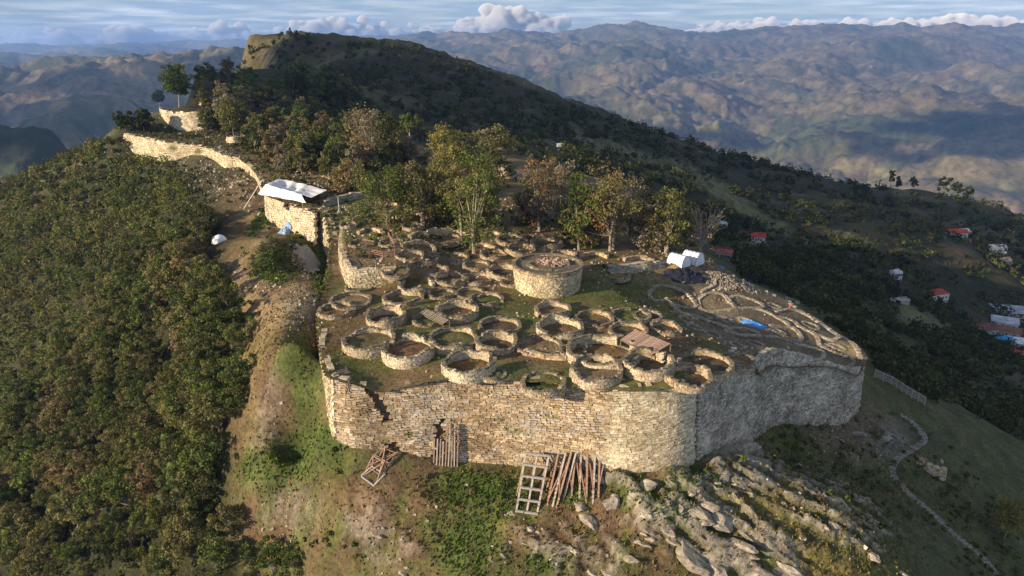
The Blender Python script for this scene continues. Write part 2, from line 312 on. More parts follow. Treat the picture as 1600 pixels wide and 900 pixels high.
def mixc(c, col, m):
    return c * (1 - m[..., None]) + np.array(col) * m[..., None]
C_DRY = (.155, .12, .05); C_SOIL = (.135, .085, .048); C_TAN = (.225, .16, .085); C_GRASS = (.066, .092, .022); C_DUFF = (.026, .026, .012); C_GRAV = (.27, .23, .175); C_OLIVE = (.085, .085, .032); C_DKG = (.045, .06, .02)
def ground_colour(X, Y, Z):
    PX, PY = proj(np.stack([X, Y, Z], -1))
    n1 = fbm(X * .06, Y * .06, 5, 21); n2 = fbm(X * .22, Y * .22, 4, 23); n3 = fbm(X * .9, Y * .9, 3, 25)
    PX = PX + 14 * n2; PY = PY + 10 * pn(X * .25, Y * .25, 30)
    c = np.zeros(X.shape + (3,)) + np.array(C_OLIVE)
    near = 1 - sst(180, 330, np.hypot(X, Y))
    front = sst(600, 660, PY) * near * sst(330, 400, PX)
    c = mixc(c, (.10, .085, .036), front); c = mixc(c, C_SOIL, front * sst(-.05, .25, n1 + .3 * n3)); c = mixc(c, (.10, .105, .03), front * sst(.0, .3, n2 - .4 * n1))
    left = sst(300, 350, PX) * (1 - sst(470, 560, PX)) * (1 - sst(640, 720, PY)) * sst(215, 235, PY)
    c = mixc(c, C_SOIL, left * 0.9); c = mixc(c, C_DRY, left * sst(-.1, .3, n1)); 
    for e in [(385, 425, 36, 32, -40), (430, 350, 50, 14, -35), (410, 330, 40, 12, -30), (360, 300, 40, 30, 20), (370, 470, 40, 20, 0), (440, 480, 50, 26, -35), (330, 285, 40, 30, 20), (480, 440, 25, 20, 0)]: c = mixc(c, C_TAN, 0.85 * ell(PX, PY, *e))
    for e in [(440, 725, 70, 40, -25), (500, 690, 40, 30, 40), (740, 770, 75, 28, 5), (730, 850, 50, 50, 30), (990, 765, 40, 20, 30), (1040, 800, 36, 26, 20), (430, 415, 30, 24, 0), (412, 340, 30, 9, -50), (480, 600, 24, 70, 0), (455, 560, 22, 40, 20), (1090, 745, 40, 12, 20), (900, 780, 20, 14, 0), (850, 880, 30, 20, 0), (470, 375, 30, 12, -20), (500, 410, 12, 40, 0), (1290, 810, 40, 20, 30), (250, 205, 50, 12, 20)]:
        c = mixc(c, C_GRASS, 0.9 * ell(PX, PY, *e) * sst(-.5, -.05, n3))
    for e in [(455, 800, 45, 36, -30), (470, 485, 30, 36, 0), (420, 640, 18, 60, 10), (590, 840, 30, 50, -30)]: c = mixc(c, C_GRAV, 0.5 * ell(PX, PY, *e) * sst(-.35, .15, n3))
    for e in [(570, 780, 60, 25, 10), (620, 830, 45, 30, 30), (420, 840, 40, 20, -20), (830, 840, 50, 24, 10), (660, 770, 40, 14, 10), (900, 830, 60, 30, 20)]: c = mixc(c, (.155, .09, .05), 0.6 * ell(PX, PY, *e))
    for e in [(1310, 850, 90, 60, 25), (1240, 765, 30, 20, 0), (1200, 800, 60, 25, 20), (1130, 780, 40, 20, 20)]: c = mixc(c, (.26, .20, .055), 0.85 * ell(PX, PY, *e) * sst(-.45, .1, n3))
    rk, rm = rocky(X, Y, Z - .6); c0_ = c; c = mixc(c, (.29, .25, .195), sst(.3, .75, rk + .3 * n3) * .9); c = mixc(c, C_GRASS, .6 * rm * sst(.35, .1, rk) * sst(-.2, .2, n2))
    rs = .0 * PX + sst(1180, 1260, PX) * sst(600, 660, PY) * near * (1 - sst(850, 900, PY - (PX - 1250) * .55 + 30))
    c = mixc(c, (.075, .085, .032), rs * .8 * (1 - sst(.3, .7, rk))); c = mixc(c, (.15, .12, .075), rs * ell(PX, PY, 1340, 680, 80, 40, 10)); c = mixc(c, (.16, .15, .12), rs * .6 * ell(PX, PY, 1390, 690, 30, 30, 10))
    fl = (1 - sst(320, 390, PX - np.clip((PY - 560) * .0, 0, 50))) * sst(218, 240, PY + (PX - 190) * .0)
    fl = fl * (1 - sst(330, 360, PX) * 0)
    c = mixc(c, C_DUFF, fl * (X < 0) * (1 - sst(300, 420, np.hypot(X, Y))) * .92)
    # far flank of the ridge: scrub with paler pasture strips
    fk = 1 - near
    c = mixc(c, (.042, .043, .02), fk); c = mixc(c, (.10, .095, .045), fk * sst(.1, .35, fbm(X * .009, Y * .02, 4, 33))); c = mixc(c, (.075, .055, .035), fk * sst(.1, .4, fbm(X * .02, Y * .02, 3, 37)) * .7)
    for e in [(1090, 275, 70, 9, 26), (1160, 325, 70, 9, 32), (990, 240, 60, 6, 25), (1230, 360, 40, 6, 30), (1330, 375, 50, 5, 20), (1440, 500, 45, 16, 25), (1180, 385, 30, 8, 10), (930, 225, 40, 6, 25)]: c = mixc(c, (.15, .15, .065), .8 * ell(PX, PY, *e, soft=.4))
    cl = ell(PX, PY, 395, 85, 26, 40, -10, .4) * (Y > 600); c = mixc(c, (.13, .105, .045), cl * .8); c = mixc(c, (.3, .22, .13), ell(PX, PY, 415, 88, 16, 6, 35, .4) * (Y > 600) * .8)
    return c
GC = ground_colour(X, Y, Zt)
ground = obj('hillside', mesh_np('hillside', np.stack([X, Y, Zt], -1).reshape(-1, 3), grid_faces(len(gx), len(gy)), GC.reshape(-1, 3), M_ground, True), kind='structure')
# ------------------------------------------------------------------ terrace top of the fortress
def terrace():
    def patch(x0, x1, y0, y1, st):
        xs = np.arange(x0, x1 + st, st); ys = np.arange(y0, y1 + st, st); X, Y = np.meshgrid(xs, ys); Fc = grid_faces(len(xs), len(ys))
        cx = X.ravel()[Fc].mean(1); cyv = Y.ravel()[Fc].mean(1); Fc = Fc[inpoly(cx, cyv, TPOLY)]
        us = np.unique(Fc); mp = np.zeros(X.size, int); mp[us] = np.arange(len(us)); return X.ravel()[us], Y.ravel()[us], mp[Fc]
    mb = MB()
    for pr in [(-60, 72, 82, 160, .5), (-180, 72, 160, 306, 1.0)]:
        x, y, Fc = patch(*pr); z = terr_z(x, y)
        n1 = fbm(x * .1, y * .1, 4, 41); n2 = fbm(x * .4, y * .4, 3, 43)
        PX, PY = proj(np.stack([x, y, z], -1)); PX = PX + 10 * n2; PY = PY + 8 * n1
        c = np.zeros((len(x), 3)) + np.array((.125, .115, .04)); c = mixc(c, C_GRASS, .4 * sst(-.1, .3, n2 + .3 * n1)); c = mixc(c, C_SOIL, .85 * sst(-.12, .22, n1))
        c = mixc(c, (.17, .115, .07), .85 * sst(450, 425, PY) * sst(-.3, .15, n2))
        for e in [(545, 505, 40, 28, -20), (770, 420, 40, 24, 10), (930, 515, 50, 14, -20), (840, 560, 60, 18, 0)]: c = mixc(c, (.17, .10, .055), .7 * ell(PX, PY, *e))
        for e in [(800, 490, 50, 20, 0), (790, 580, 60, 14, 0), (550, 585, 50, 20, 20), (960, 450, 50, 34, 20), (560, 335, 50, 30, 0), (880, 470, 30, 16, 0)]: c = mixc(c, (.085, .105, .03), .65 * ell(PX, PY, *e))
        sh = sst(0, 8, (x - 32) * .8 + (y - 100) * .0) * sst(99, 108, y) * (y < 150); c = mixc(c, (.16, .125, .085), sh * .85)
        mb.add(np.stack([x, y, z], -1), Fc, c)
    return obj('terrace_ground', mb.mesh('terrace_ground', M_terr, True), kind='structure')
terrace()
# ------------------------------------------------------------------ dry stone walls
def catmull(P, step):
    P = np.array(P, float); out = []
    for i in range(len(P) - 1):
        p0 = P[max(i - 1, 0)]; p1 = P[i]; p2 = P[i + 1]; p3 = P[min(i + 2, len(P) - 1)]; n = max(2, int(np.linalg.norm(p2[:2] - p1[:2]) / step))
        for k in range(n):
            t = k / n; out.append(.5 * (2 * p1 + (p2 - p0) * t + (2 * p0 - 5 * p1 + 4 * p2 - p3) * t * t + (3 * p1 - p0 - 3 * p2 + p3) * t ** 3))
    out.append(P[-1]); return np.array(out)
BLOCKS = []
for i in range(14):
    s = BOXS * 1.0 + rng.uniform(-.13, .13, (8, 3)); s[:, 2] *= 1; BLOCKS.append(mesh_np('stone', s, BOXF, None, M_block))
def stone_wall(name, path, label, pal, SL=.82, SH=.37, base=None, parts=0, holes=(), batter=.07, depth=.45, jit=.17, gap=.06, core_in=1.25, proud=.05, ragged=.35, greens=(), cat='stone wall', group=None):
    P = catmull(path, .5); seg = np.linalg.norm(np.diff(P[:, :2], axis=0), axis=1); s = np.concatenate([[0], np.cumsum(seg)]); Ltot = s[-1]
    def at(q):
        return np.stack([np.interp(q, s, P[:, k]) for k in range(3)], -1)
    def nrm(q):
        a = at(np.maximum(q - .6, 0)); b = at(np.minimum(q + .6, Ltot)); d = b[..., :2] - a[..., :2]; d /= np.linalg.norm(d, axis=-1, keepdims=True) + 1e-9
        return d, np.stack([d[..., 1], -d[..., 0]], -1)
    zb = (land_g(P[:, 0] + nrm(s)[1][:, 0] * .8, P[:, 1] + nrm(s)[1][:, 1] * .8) - .9) if base is None else np.full(len(P), base) if np.isscalar(base) else P[:, 2] - np.asarray(base[0])
    zlo = zb.min(); top = P[:, 2]
    C = []; A = []; cl = []
    k = 0; z = zlo; pal = np.array(pal)
    while z < top.max():
        h = SH * random.uniform(.8, 1.25); q = random.uniform(0, SL)
        while q < Ltot:
            l = SL * random.choice((.55, .8, 1, 1.1, 1.35)) * random.uniform(.9, 1.1); qm = q + l / 2
            if qm >= Ltot: break
            und = .22 * math.sin(qm * .21 + z * .3) + .12 * math.sin(qm * .8 + z); zc = z + h / 2 + und
            tz = np.interp(qm, s, top) + ragged * float(mnoise.noise((qm * .7, 3.1, Ltot))) ; bz = np.interp(qm, s, zb)
            if bz - .3 < zc < tz:
                C.append((qm, zc, l, h, bz))
            q += l
        z += h
    C = np.array(C); q, zc, l, h, bz = C.T; n = len(C)
    p = at(q); d, nn = nrm(q)
    off = proud * rng.uniform(-1, 1, n) - batter * (zc - bz) - depth
    cen = np.stack([p[:, 0] + nn[:, 0] * off, p[:, 1] + nn[:, 1] * off, zc], -1)
    PX, PY = proj(cen + np.concatenate([nn * depth, np.zeros((n, 1))], 1)); keep = np.ones(n, bool)
    for hp in holes: keep &= ~inpoly(PX + rng.normal(0, 1.2, n), PY + rng.normal(0, 1.2, n), hp)
    AX = np.zeros((n, 3, 3)); hl = (l - gap) / 2; AX[:, 0, :2] = d * hl[:, None]; AX[:, 1, :2] = nn * depth; AX[:, 2, 2] = (h - gap) / 2
    big = fbm(q * .12, zc * .2, 3, 51) + .25; med = fbm(q * .5, zc * .6, 2, 55)
    ci = np.clip((.5 + .55 * (big - .2) + .5 * med + rng.normal(0, .22, n)) * len(pal), 0, len(pal) - .01); col = pal[ci.astype(int)] * rng.uniform(.78, 1.18, (n, 1))
    for g in greens: 
        gm = ell(PX, PY, *g) * rng.uniform(.3, 1, n); col = mixc(col, (.10, .115, .035), gm)
    root = bpy.data.objects.new(name, None); COL.objects.link(root); m0 = P.mean(0); root.location = (m0[0], m0[1], zlo); root.empty_display_size = 1
    root['label'] = label; root['category'] = cat; root['kind'] = 'thing'
    if group: root['group'] = group
    O = np.array((m0[0], m0[1], zlo)); idx = np.where(keep)[0]
    solo = idx[np.argsort(-(l * h)[idx])][:parts] if parts else np.array([], int); rest = np.setdiff1d(idx, solo)
    for i in solo:
        o = obj('stone', BLOCKS[random.randrange(len(BLOCKS))], root); ang = math.atan2(d[i, 1], d[i, 0])
        o.location = cen[i] - O; o.rotation_euler = (0, 0, ang); o.scale = (hl[i], depth, (h[i] - gap) / 2); o.color = (*col[i], 1)
    V, Fc, cc = boxes(cen[rest] - O, AX[rest], jit, col[rest]); obj('stone_courses', mesh_np('stone_courses', V, Fc, cc, M_stone), root, kind='stuff')
    # earth and rubble core behind the facing
    n2 = len(P); dd, nn = nrm(s); off0 = -core_in; tp = top - .25; H = tp - zb
    a = np.stack([P[:, 0] + nn[:, 0] * off0, P[:, 1] + nn[:, 1] * off0, zb - 1], -1); ot = off0 - batter * H
    b = np.stack([P[:, 0] + nn[:, 0] * ot, P[:, 1] + nn[:, 1] * ot, tp], -1); e = np.stack([P[:, 0] + nn[:, 0] * (ot - 1.6), P[:, 1] + nn[:, 1] * (ot - 1.6), tp - .1], -1); f = e.copy(); f[:, 2] = zb - 1
    V = np.concatenate([a, b, e, f]) - O; i = np.arange(n2 - 1); Fc = np.concatenate([np.stack([i + r * n2, i + 1 + r * n2, i + 1 + (r + 1) * n2, i + (r + 1) * n2], 1) for r in range(3)])
    obj('wall_core', mesh_np('wall_core', V, Fc, np.tile((.15, .115, .075), (len(V), 1)), M_core), root)
    return root
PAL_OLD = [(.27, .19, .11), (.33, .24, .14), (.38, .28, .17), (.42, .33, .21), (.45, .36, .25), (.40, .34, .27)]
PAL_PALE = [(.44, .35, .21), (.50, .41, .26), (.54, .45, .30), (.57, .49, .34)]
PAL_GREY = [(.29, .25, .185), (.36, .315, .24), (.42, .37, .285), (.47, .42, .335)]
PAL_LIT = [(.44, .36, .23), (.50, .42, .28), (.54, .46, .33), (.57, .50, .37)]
NOTCH = [(563, 603), (578, 604), (596, 625), (610, 648), (608, 664), (602, 662), (594, 645), (580, 624)]
HOLE = [(604, 692), (618, 690), (626, 705), (618, 735), (600, 742), (606, 715)]
GAP1 = [(680, 665), (692, 655), (694, 690), (688, 722), (672, 724), (682, 690)]
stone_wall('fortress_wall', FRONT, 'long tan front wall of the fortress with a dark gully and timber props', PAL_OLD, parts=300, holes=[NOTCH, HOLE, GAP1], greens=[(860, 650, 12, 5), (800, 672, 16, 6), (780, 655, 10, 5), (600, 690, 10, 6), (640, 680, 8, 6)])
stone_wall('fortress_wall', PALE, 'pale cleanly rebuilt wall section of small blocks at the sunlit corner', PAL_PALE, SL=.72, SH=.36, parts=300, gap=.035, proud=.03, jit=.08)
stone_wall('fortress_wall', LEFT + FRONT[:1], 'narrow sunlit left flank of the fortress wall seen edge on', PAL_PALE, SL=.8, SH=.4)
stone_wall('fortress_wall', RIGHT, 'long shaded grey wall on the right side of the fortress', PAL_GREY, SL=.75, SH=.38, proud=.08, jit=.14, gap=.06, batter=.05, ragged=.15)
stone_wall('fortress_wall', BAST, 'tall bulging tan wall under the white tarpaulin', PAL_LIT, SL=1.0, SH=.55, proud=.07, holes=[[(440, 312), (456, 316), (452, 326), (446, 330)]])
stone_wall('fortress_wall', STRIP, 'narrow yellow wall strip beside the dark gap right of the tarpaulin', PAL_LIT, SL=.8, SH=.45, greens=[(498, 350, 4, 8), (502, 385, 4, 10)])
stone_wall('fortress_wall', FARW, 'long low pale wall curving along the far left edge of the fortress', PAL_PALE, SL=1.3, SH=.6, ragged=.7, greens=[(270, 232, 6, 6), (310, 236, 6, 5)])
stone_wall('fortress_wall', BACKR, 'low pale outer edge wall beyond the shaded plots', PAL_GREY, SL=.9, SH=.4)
stone_wall('platform_wall', IN, 'high pale inner platform wall with a corner left of the terrace', PAL_PALE, SL=.7, SH=.38, base=[5.2], ragged=.3)
# ------------------------------------------------------------------ ruined round houses
def ring_mesh(R, hf, th, seed, SLn=.38, SHn=.2, pal=PAL_LIT, gapa=None, flare=0.0, zb=-.45, squash=1.0):
    """stacked stones in a ring; hf(angle)->height"""
    C = []; A = []; cl = []; r = random.Random(seed); pal = np.array(pal); z = zb
    hm = max(hf(a) for a in np.linspace(-math.pi, math.pi, 60))
    while z < hm:
        h = SHn * r.uniform(.85, 1.2); a = r.uniform(0, .3); a1 = a + 2 * math.pi; da = SLn / R
        while a < a1 - da * .4:
            l = da * r.choice((.7, .9, 1.1, 1.3)); am = a + l / 2; aw = (am + math.pi) % (2 * math.pi) - math.pi
            if z + h * .6 < hf(aw) and not (gapa and abs((aw - gapa[0] + math.pi) % (2 * math.pi) - math.pi) < gapa[1] and z > -.1):
                rr = R - th / 2 + r.uniform(-.05, .05) + flare * z; ca, sa = math.cos(am), math.sin(am)
                C.append((ca * rr, sa * rr * squash, z + h / 2)); hl = l * rr / 2 * .95
                A.append([(-sa * hl, ca * hl * squash, 0), (ca * th / 2 * r.uniform(.9, 1.15), sa * th / 2 * squash, 0), (0, 0, h / 2 * .94)])
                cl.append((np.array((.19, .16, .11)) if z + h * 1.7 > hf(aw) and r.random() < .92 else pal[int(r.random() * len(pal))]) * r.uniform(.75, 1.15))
            a += l
        z += h
    V, Fc, cc = boxes(C, A, .13, cl); return mesh_np('stone_ring', V, Fc, cc, M_stone)
def disc(R, z, col, seed, dome=.1, mat=None):
    nr, na = 7, 28; V = [(0, 0, z + dome)]; Fc = []
    for i in range(1, nr + 1):
        for j in range(na):
            a = 2 * math.pi * j / na; rr = R * i / nr; V.append((rr * math.cos(a), rr * math.sin(a), z + dome * (1 - (i / nr) ** 2) + .12 * pn(np.array(rr * math.cos(a) * .6 + seed), np.array(rr * math.sin(a) * .6))))
    for j in range(na): Fc.append((0, 1 + j, 1 + (j + 1) % na, 1 + (j + 1) % na))
    for i in range(nr - 1):
        for j in range(na): Fc.append((1 + i * na + j, 1 + (i + 1) * na + j, 1 + (i + 1) * na + (j + 1) % na, 1 + i * na + (j + 1) % na))
    mb = MB(); V = np.array(V); n = pn(V[:, 0] * .5 + seed, V[:, 1] * .5); c = np.array(col)[None] * .8 * (1 + .35 * n[:, None]); mb.add(V, Fc, c); return mb.mesh('floor', mat or M_terr, True)
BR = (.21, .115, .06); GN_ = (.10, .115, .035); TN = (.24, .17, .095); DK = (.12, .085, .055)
HOUSES = [  # px, py of the rim centre, width px, wall height, floor colour, floor level, label
 (527, 484, 54, 1.1, BR, .1, 'small ruined ring with reddish floor at the left rim of the terrace'),
 (548, 469, 60, .8, TN, .2, 'low flattened ring below the inner platform corner on the left'),
 (604, 494, 58, 1.5, DK, -.1, 'ring with bright broken back wall, second row from the left rim'),
 (630, 464, 60, 1.1, DK, -.1, 'oval shaded ring in front of the pale inner platform wall'),
 (714, 484, 64, 1.6, BR, -.1, 'ring with bright thick front wall beside the small thatched lean-to'),
 (668, 500, 46, .6, GN_, .1, 'low grassy ring half covered by the small thatched lean-to'),
 (577, 532, 76, 1.8, (.16, .13, .055), .7, 'large round ruin with grassy floor, leftmost of the front row'),
 (638, 546, 76, 1.9, BR, .8, 'large round ruin with smooth red-brown floor in the front row'),
 (708, 528, 72, 1.9, (.13, .115, .045), .7, 'round ruin with green and brown floor behind the open front ring'),
 (733, 568, 80, 1.7, (.23, .125, .05), -.1, 'round ruin with tall curved back wall and rusty floor near the front edge'),
 (775, 534, 62, 1.5, DK, -.1, 'deeply shaded ring touching the green-floored ruin'),
 (781, 508, 64, 1.0, DK, .0, 'flat wide ring with pale back rim in the middle of the terrace'),
 (864, 483, 54, 1.5, TN, .3, 'raised ring with pale floor directly below the big round tower'),
 (875, 510, 70, 1.6, BR, -.1, 'bright walled ring in front of the raised ring below the tower'),
 (842, 540, 70, .7, TN, .0, 'half open low ring with tumbled stones in front'),
 (942, 549, 106, 1.8, (.2, .12, .05), -.1, 'widest oval ring, left of the brown sloping roof'),
 (931, 580, 76, 1.6, TN, .7, 'ring with tan floor built out over the front wall'),
 (849, 597, 66, 1.3, GN_, -.1, 'grassy floored ring sunk at the edge above the timber props'),
 (1012, 568, 76, 1.9, DK, -.1, 'high walled ring directly below the brown sloping roof'),
 (1074, 587, 68, 1.3, DK, -.1, 'ring at the bright right end of the front wall top'),
 (1102, 566, 78, 1.2, DK, .0, 'ragged double ring at the edge of the shade near the right corner'),
 (986, 492, 58, .8, GN_, .1, 'low green-rimmed ring at the edge of the tower shadow'),
 (981, 515, 58, 1.0, DK, -.1, 'small ring just behind the brown sloping roof'),
 (928, 497, 58, .9, DK, -.1, 'dark ring right of the bright ring below the tower'),
 (1153, 563, 46, .9, TN, .0, 'small half ring in the shade above the grey wall'),
 (651, 445, 54, 1.3, DK, -.1, 'shaded ring just right of the inner platform'),
 (704, 434, 50, 1.2, TN, .0, 'ring with a sunlit curved back wall behind the shaded ring'),
 (760, 467, 52, .6, GN_, .0, 'collapsed rubble ring left of the big round tower'),
 (786, 421, 50, 1.8, DK, .3, 'two-tiered ring built against the left side of the tower'),
 (812, 387, 46, 1.4, DK, .0, 'ring with sunlit wall behind the tower on the left'),
 (800, 373, 46, 1.2, TN, .3, 'farthest small ring with tan floor below the trees'),
 (854, 378, 48, 1.1, DK, .0, 'wide dark ring behind the tower under the red-topped tree'),
 (880, 396, 40, 1.5, DK, .0, 'broken ring with an upright wall stub behind the tower'),
 (960, 428, 48, .6, (.24, .17, .06), .25, 'grassy mound ring right behind the tower'),
 (528, 330, 34, .5, GN_, -.1, 'grassy sunken ring near the thin pole on the upper ground'),
 (566, 379, 40, .6, GN_, -.1, 'green sunken ring behind the inner platform corner'),
 (590, 337, 36, .6, GN_, .0, 'grassy low ring under the leftmost terrace tree'),
 (645, 352, 34, .7, DK, -.1, 'small dark ring between the thin tree trunks'),
 (612, 378, 38, .6, TN, .0, 'low ring beside the red wooden railing'),
 (640, 398, 42, .7, DK, -.1, 'dark ring below the red wooden railing'),
 (712, 402, 40, .8, TN, .0, 'low ring at the foot of the tall terrace tree'),
 (545, 350, 26, .5, TN, -.1, 'small bare ring above the inner platform wall'),
 (690, 372, 60, .9, TN, .1, 'long bright curved wall ring under the middle trees'),
 (678, 421, 44, .9, DK, -.1, 'dim ring behind the sunlit curved back wall ring'), (745, 434, 46, .8, DK, -.1, 'half buried ring left of the two-tiered ring'), (735, 457, 44, .7, BR, -.1, 'flat reddish ring in front of the half buried ring'),
 (690, 457, 42, .8, DK, -.1, 'small dark ring behind the ring with bright thick front wall'), (618, 424, 40, .7, DK, -.1, 'dark ring right at the corner of the inner platform'), (664, 403, 38, .7, BR, -.1, 'rusty ring in the bushes behind the inner platform'), (771, 396, 40, .8, DK, -.1, 'low ring left of the ring behind the tower'), (744, 413, 40, .7, TN, -.1, 'pale ring below the tall olive-brown tree'),
 (1040, 512, 46, .8, DK, -.1, 'shaded ring just right of the brown sloping roof'), (1012, 494, 42, .7, DK, -.1, 'shaded ring at the border of the dark plots'), (830, 405, 40, .8, TN, .0, 'narrow ring squeezed behind the left side of the tower'), (905, 372, 40, .7, DK, -.1, 'dim ring at the foot of the tall green tree'), (560, 447, 40, .6, GN_, -.1, 'low grassy ring at the foot of the inner platform wall'), (800, 440, 36, .7, DK, -.1, 'small broken ring touching the lower left of the tower'),
 (770, 583, 40, .4, GN_, .0, 'faint grassy ring outline near the front edge'), (895, 548, 40, .6, TN, -.1, 'small low ring left of the widest oval ring')]
def ring_house(i, px, py, w, hh, fcol, flo, label):
    p = hit(px, py + hh * 5, t0=70); dist = (p - Vector((0, 0, CZ))).length; R = w / 2 * dist / F * 1.06; hh *= .92
    ph = random.uniform(0, 6); rag = .6
    hh *= random.uniform(.78, 1.08)
    hf = lambda a: hh * max(.22, 1 + rag * mnoise.noise((math.cos(a) * 1.6 + ph, math.sin(a) * 1.6, ph)) + .12 * mnoise.noise((math.cos(a) * 6 + ph, math.sin(a) * 6, 1)) + .12 * math.sin(a))
    root = bpy.data.objects.new('round_house_ruin', None); COL.objects.link(root); root.location = p; root['label'] = label; root['category'] = 'ruin'; root['group'] = 'ruined round houses on the terrace'
    th = .55 if w > 44 else .48
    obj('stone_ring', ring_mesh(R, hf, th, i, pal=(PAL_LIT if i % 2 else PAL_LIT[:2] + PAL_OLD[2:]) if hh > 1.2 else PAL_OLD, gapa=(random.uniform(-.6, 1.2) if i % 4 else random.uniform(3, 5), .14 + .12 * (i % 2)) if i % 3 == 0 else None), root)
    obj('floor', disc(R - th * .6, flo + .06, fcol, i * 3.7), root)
for i, h in enumerate(HOUSES): ring_house(i, *h)
# the big round tower, wider at the top
def tower():
    p = hit(857, 462); root = bpy.data.objects.new('round_tower', None); COL.objects.link(root); root.location = p
    d = (p - Vector((0, 0, CZ))).length; R = 52 * d / F; root.location = p + Vector((.0, R * .72, 0)); root.location.z = gz(root.location.x, root.location.y)
    root['label'] = 'massive round stone tower flaring towards its flat top'; root['category'] = 'tower'
    obj('stone_ring', ring_mesh(R, lambda a: 4.5 + .15 * math.sin(3 * a), .9, 77, SLn=.45, SHn=.24, pal=PAL_PALE, flare=.10, zb=-1), root)
    Rt = R + .5
    obj('rim', ring_mesh(Rt + .12, lambda a: 5.05 + .1 * math.sin(5 * a), .7, 78, SLn=.6, SHn=.3, pal=PAL_OLD, zb=4.3), root)
    tf = obj('floor', disc(Rt - .5, 4.5, (.17, .14, .10), 5, .2), root)
    obj('inner_ring', ring_mesh(Rt * .62, lambda a: 4.9 + .25 * math.sin(2 * a), .8, 79, SLn=.6, SHn=.28, pal=PAL_OLD, zb=4.4), tf)
    C = []; A = []; cl = []
    for k in range(260):
        a = random.uniform(0, 6.28); r = Rt * .5 * math.sqrt(random.random()); s = random.uniform(.12, .4); C.append((1 + r * math.cos(a) * .9, 1.2 + r * math.sin(a) * .8, 4.6 + random.uniform(0, .5) * (1 - r / Rt))); q = Matrix.Rotation(random.uniform(0, 3), 3, 'Z') @ Matrix.Rotation(random.uniform(0, 1), 3, 'X')
        A.append([list(q.row[0] * s), list(q.row[1] * s * .8), list(q.row[2] * s * .6)]); cl.append(np.array(random.choice([(.22, .13, .09), (.3, .2, .14), (.4, .32, .24)])))
    V, Fc, cc = boxes(C, A, .2, cl); obj('rubble', mesh_np('rubble', V, Fc, cc, M_stone), tf, kind='stuff')
tower()
#PART2
# ------------------------------------------------------------------ upper fortress remains
def yp(l): return [Yp(*a) for a in l]
stone_wall('ruin_tower', yp([(246, 168, 324), (251, 172, 314), (268, 175, 308), (290, 175, 305), (315, 174, 305), (338, 172, 309), (350, 170, 316)]), 'pale ruined tower wall standing above the far end on the left', PAL_LIT, SL=1.1, SH=.55, base=[8.0], ragged=.9, cat='ruin')
stone_wall('ruin_wall', yp([(308, 152, 338), (325, 153, 334), (345, 153, 332), (358, 154, 334)]), 'short bright ruined wall above the far ruined tower', PAL_PALE, SL=1.1, SH=.5, base=[3.4], ragged=.6)
stone_wall('ruin_wall', yp([(344, 168, 306), (352, 172, 302), (362, 178, 300), (372, 184, 302)]), 'broken bright wall stepping down right of the far ruined tower', PAL_PALE, SL=1.1, SH=.5, base=[3.2], ragged=.7)
stone_wall('ruin_wall', yp([(352, 214, 272), (362, 213, 270), (374, 214, 271)]), 'small pale wall fragment under the trees above the far wall', PAL_PALE, SL=.9, SH=.45, base=[2.0], ragged=.6)
stone_wall('ruin_wall', [tuple(hit(a, b)) [:2] + (hit(a, b).z + c,) for a, b, c in [(506, 324, 1.6), (540, 315, 1.9), (580, 308, 1.7), (605, 304, 1.3)]], 'grey shaded wall running right from the white tarpaulin', PAL_GREY, SL=.8, SH=.4, base=[2.6])
stone_wall('ruin_wall', [tuple(hit(a, b)) [:2] + (hit(a, b).z + c,) for a, b, c in [(668, 366, 1.0), (690, 368, 1.7), (715, 372, 1.8), (738, 378, 1.2)]], 'long bright low wall across the upper ground under the middle trees', PAL_PALE, SL=.7, SH=.35, base=[2.2])
stone_wall('ruin_wall', [tuple(hit(a, b)) [:2] + (hit(a, b).z + c,) for a, b, c in [(950, 428, 1.8), (985, 428, 2.2), (1015, 424, 2.0), (1040, 418, 1.2)]], 'dark shaded wall below the right trees behind the tower', PAL_GREY, SL=.7, SH=.35, base=[2.8])
stone_wall('ruin_wall', [tuple(hit(a, b)) [:2] + (hit(a, b).z + c,) for a, b, c in [(1430, 722, .8), (1445, 735, 1.6), (1460, 745, 2.0), (1476, 752, 2.1), (1478, 742, 1.8)]], 'short brown retaining wall alone on the shaded grass', PAL_OLD, SL=.6, SH=.32, base=[2.8])
hp = hit(790, 276, t0=150)
rt = bpy.data.objects.new('round_house_ruin', None); COL.objects.link(rt); rt.location = hp; rt['label'] = 'rebuilt round house with pale conical stub between the trees'; rt['category'] = 'ruin'; rt['group'] = 'ruined round houses on the terrace'
obj('stone_ring', ring_mesh(3.4, lambda a: 2.6, .7, 901, pal=PAL_PALE), rt); obj('stone_cap', ring_mesh(2.4, lambda a: 3.6, 1.2, 902, pal=PAL_PALE, zb=2.4), rt)
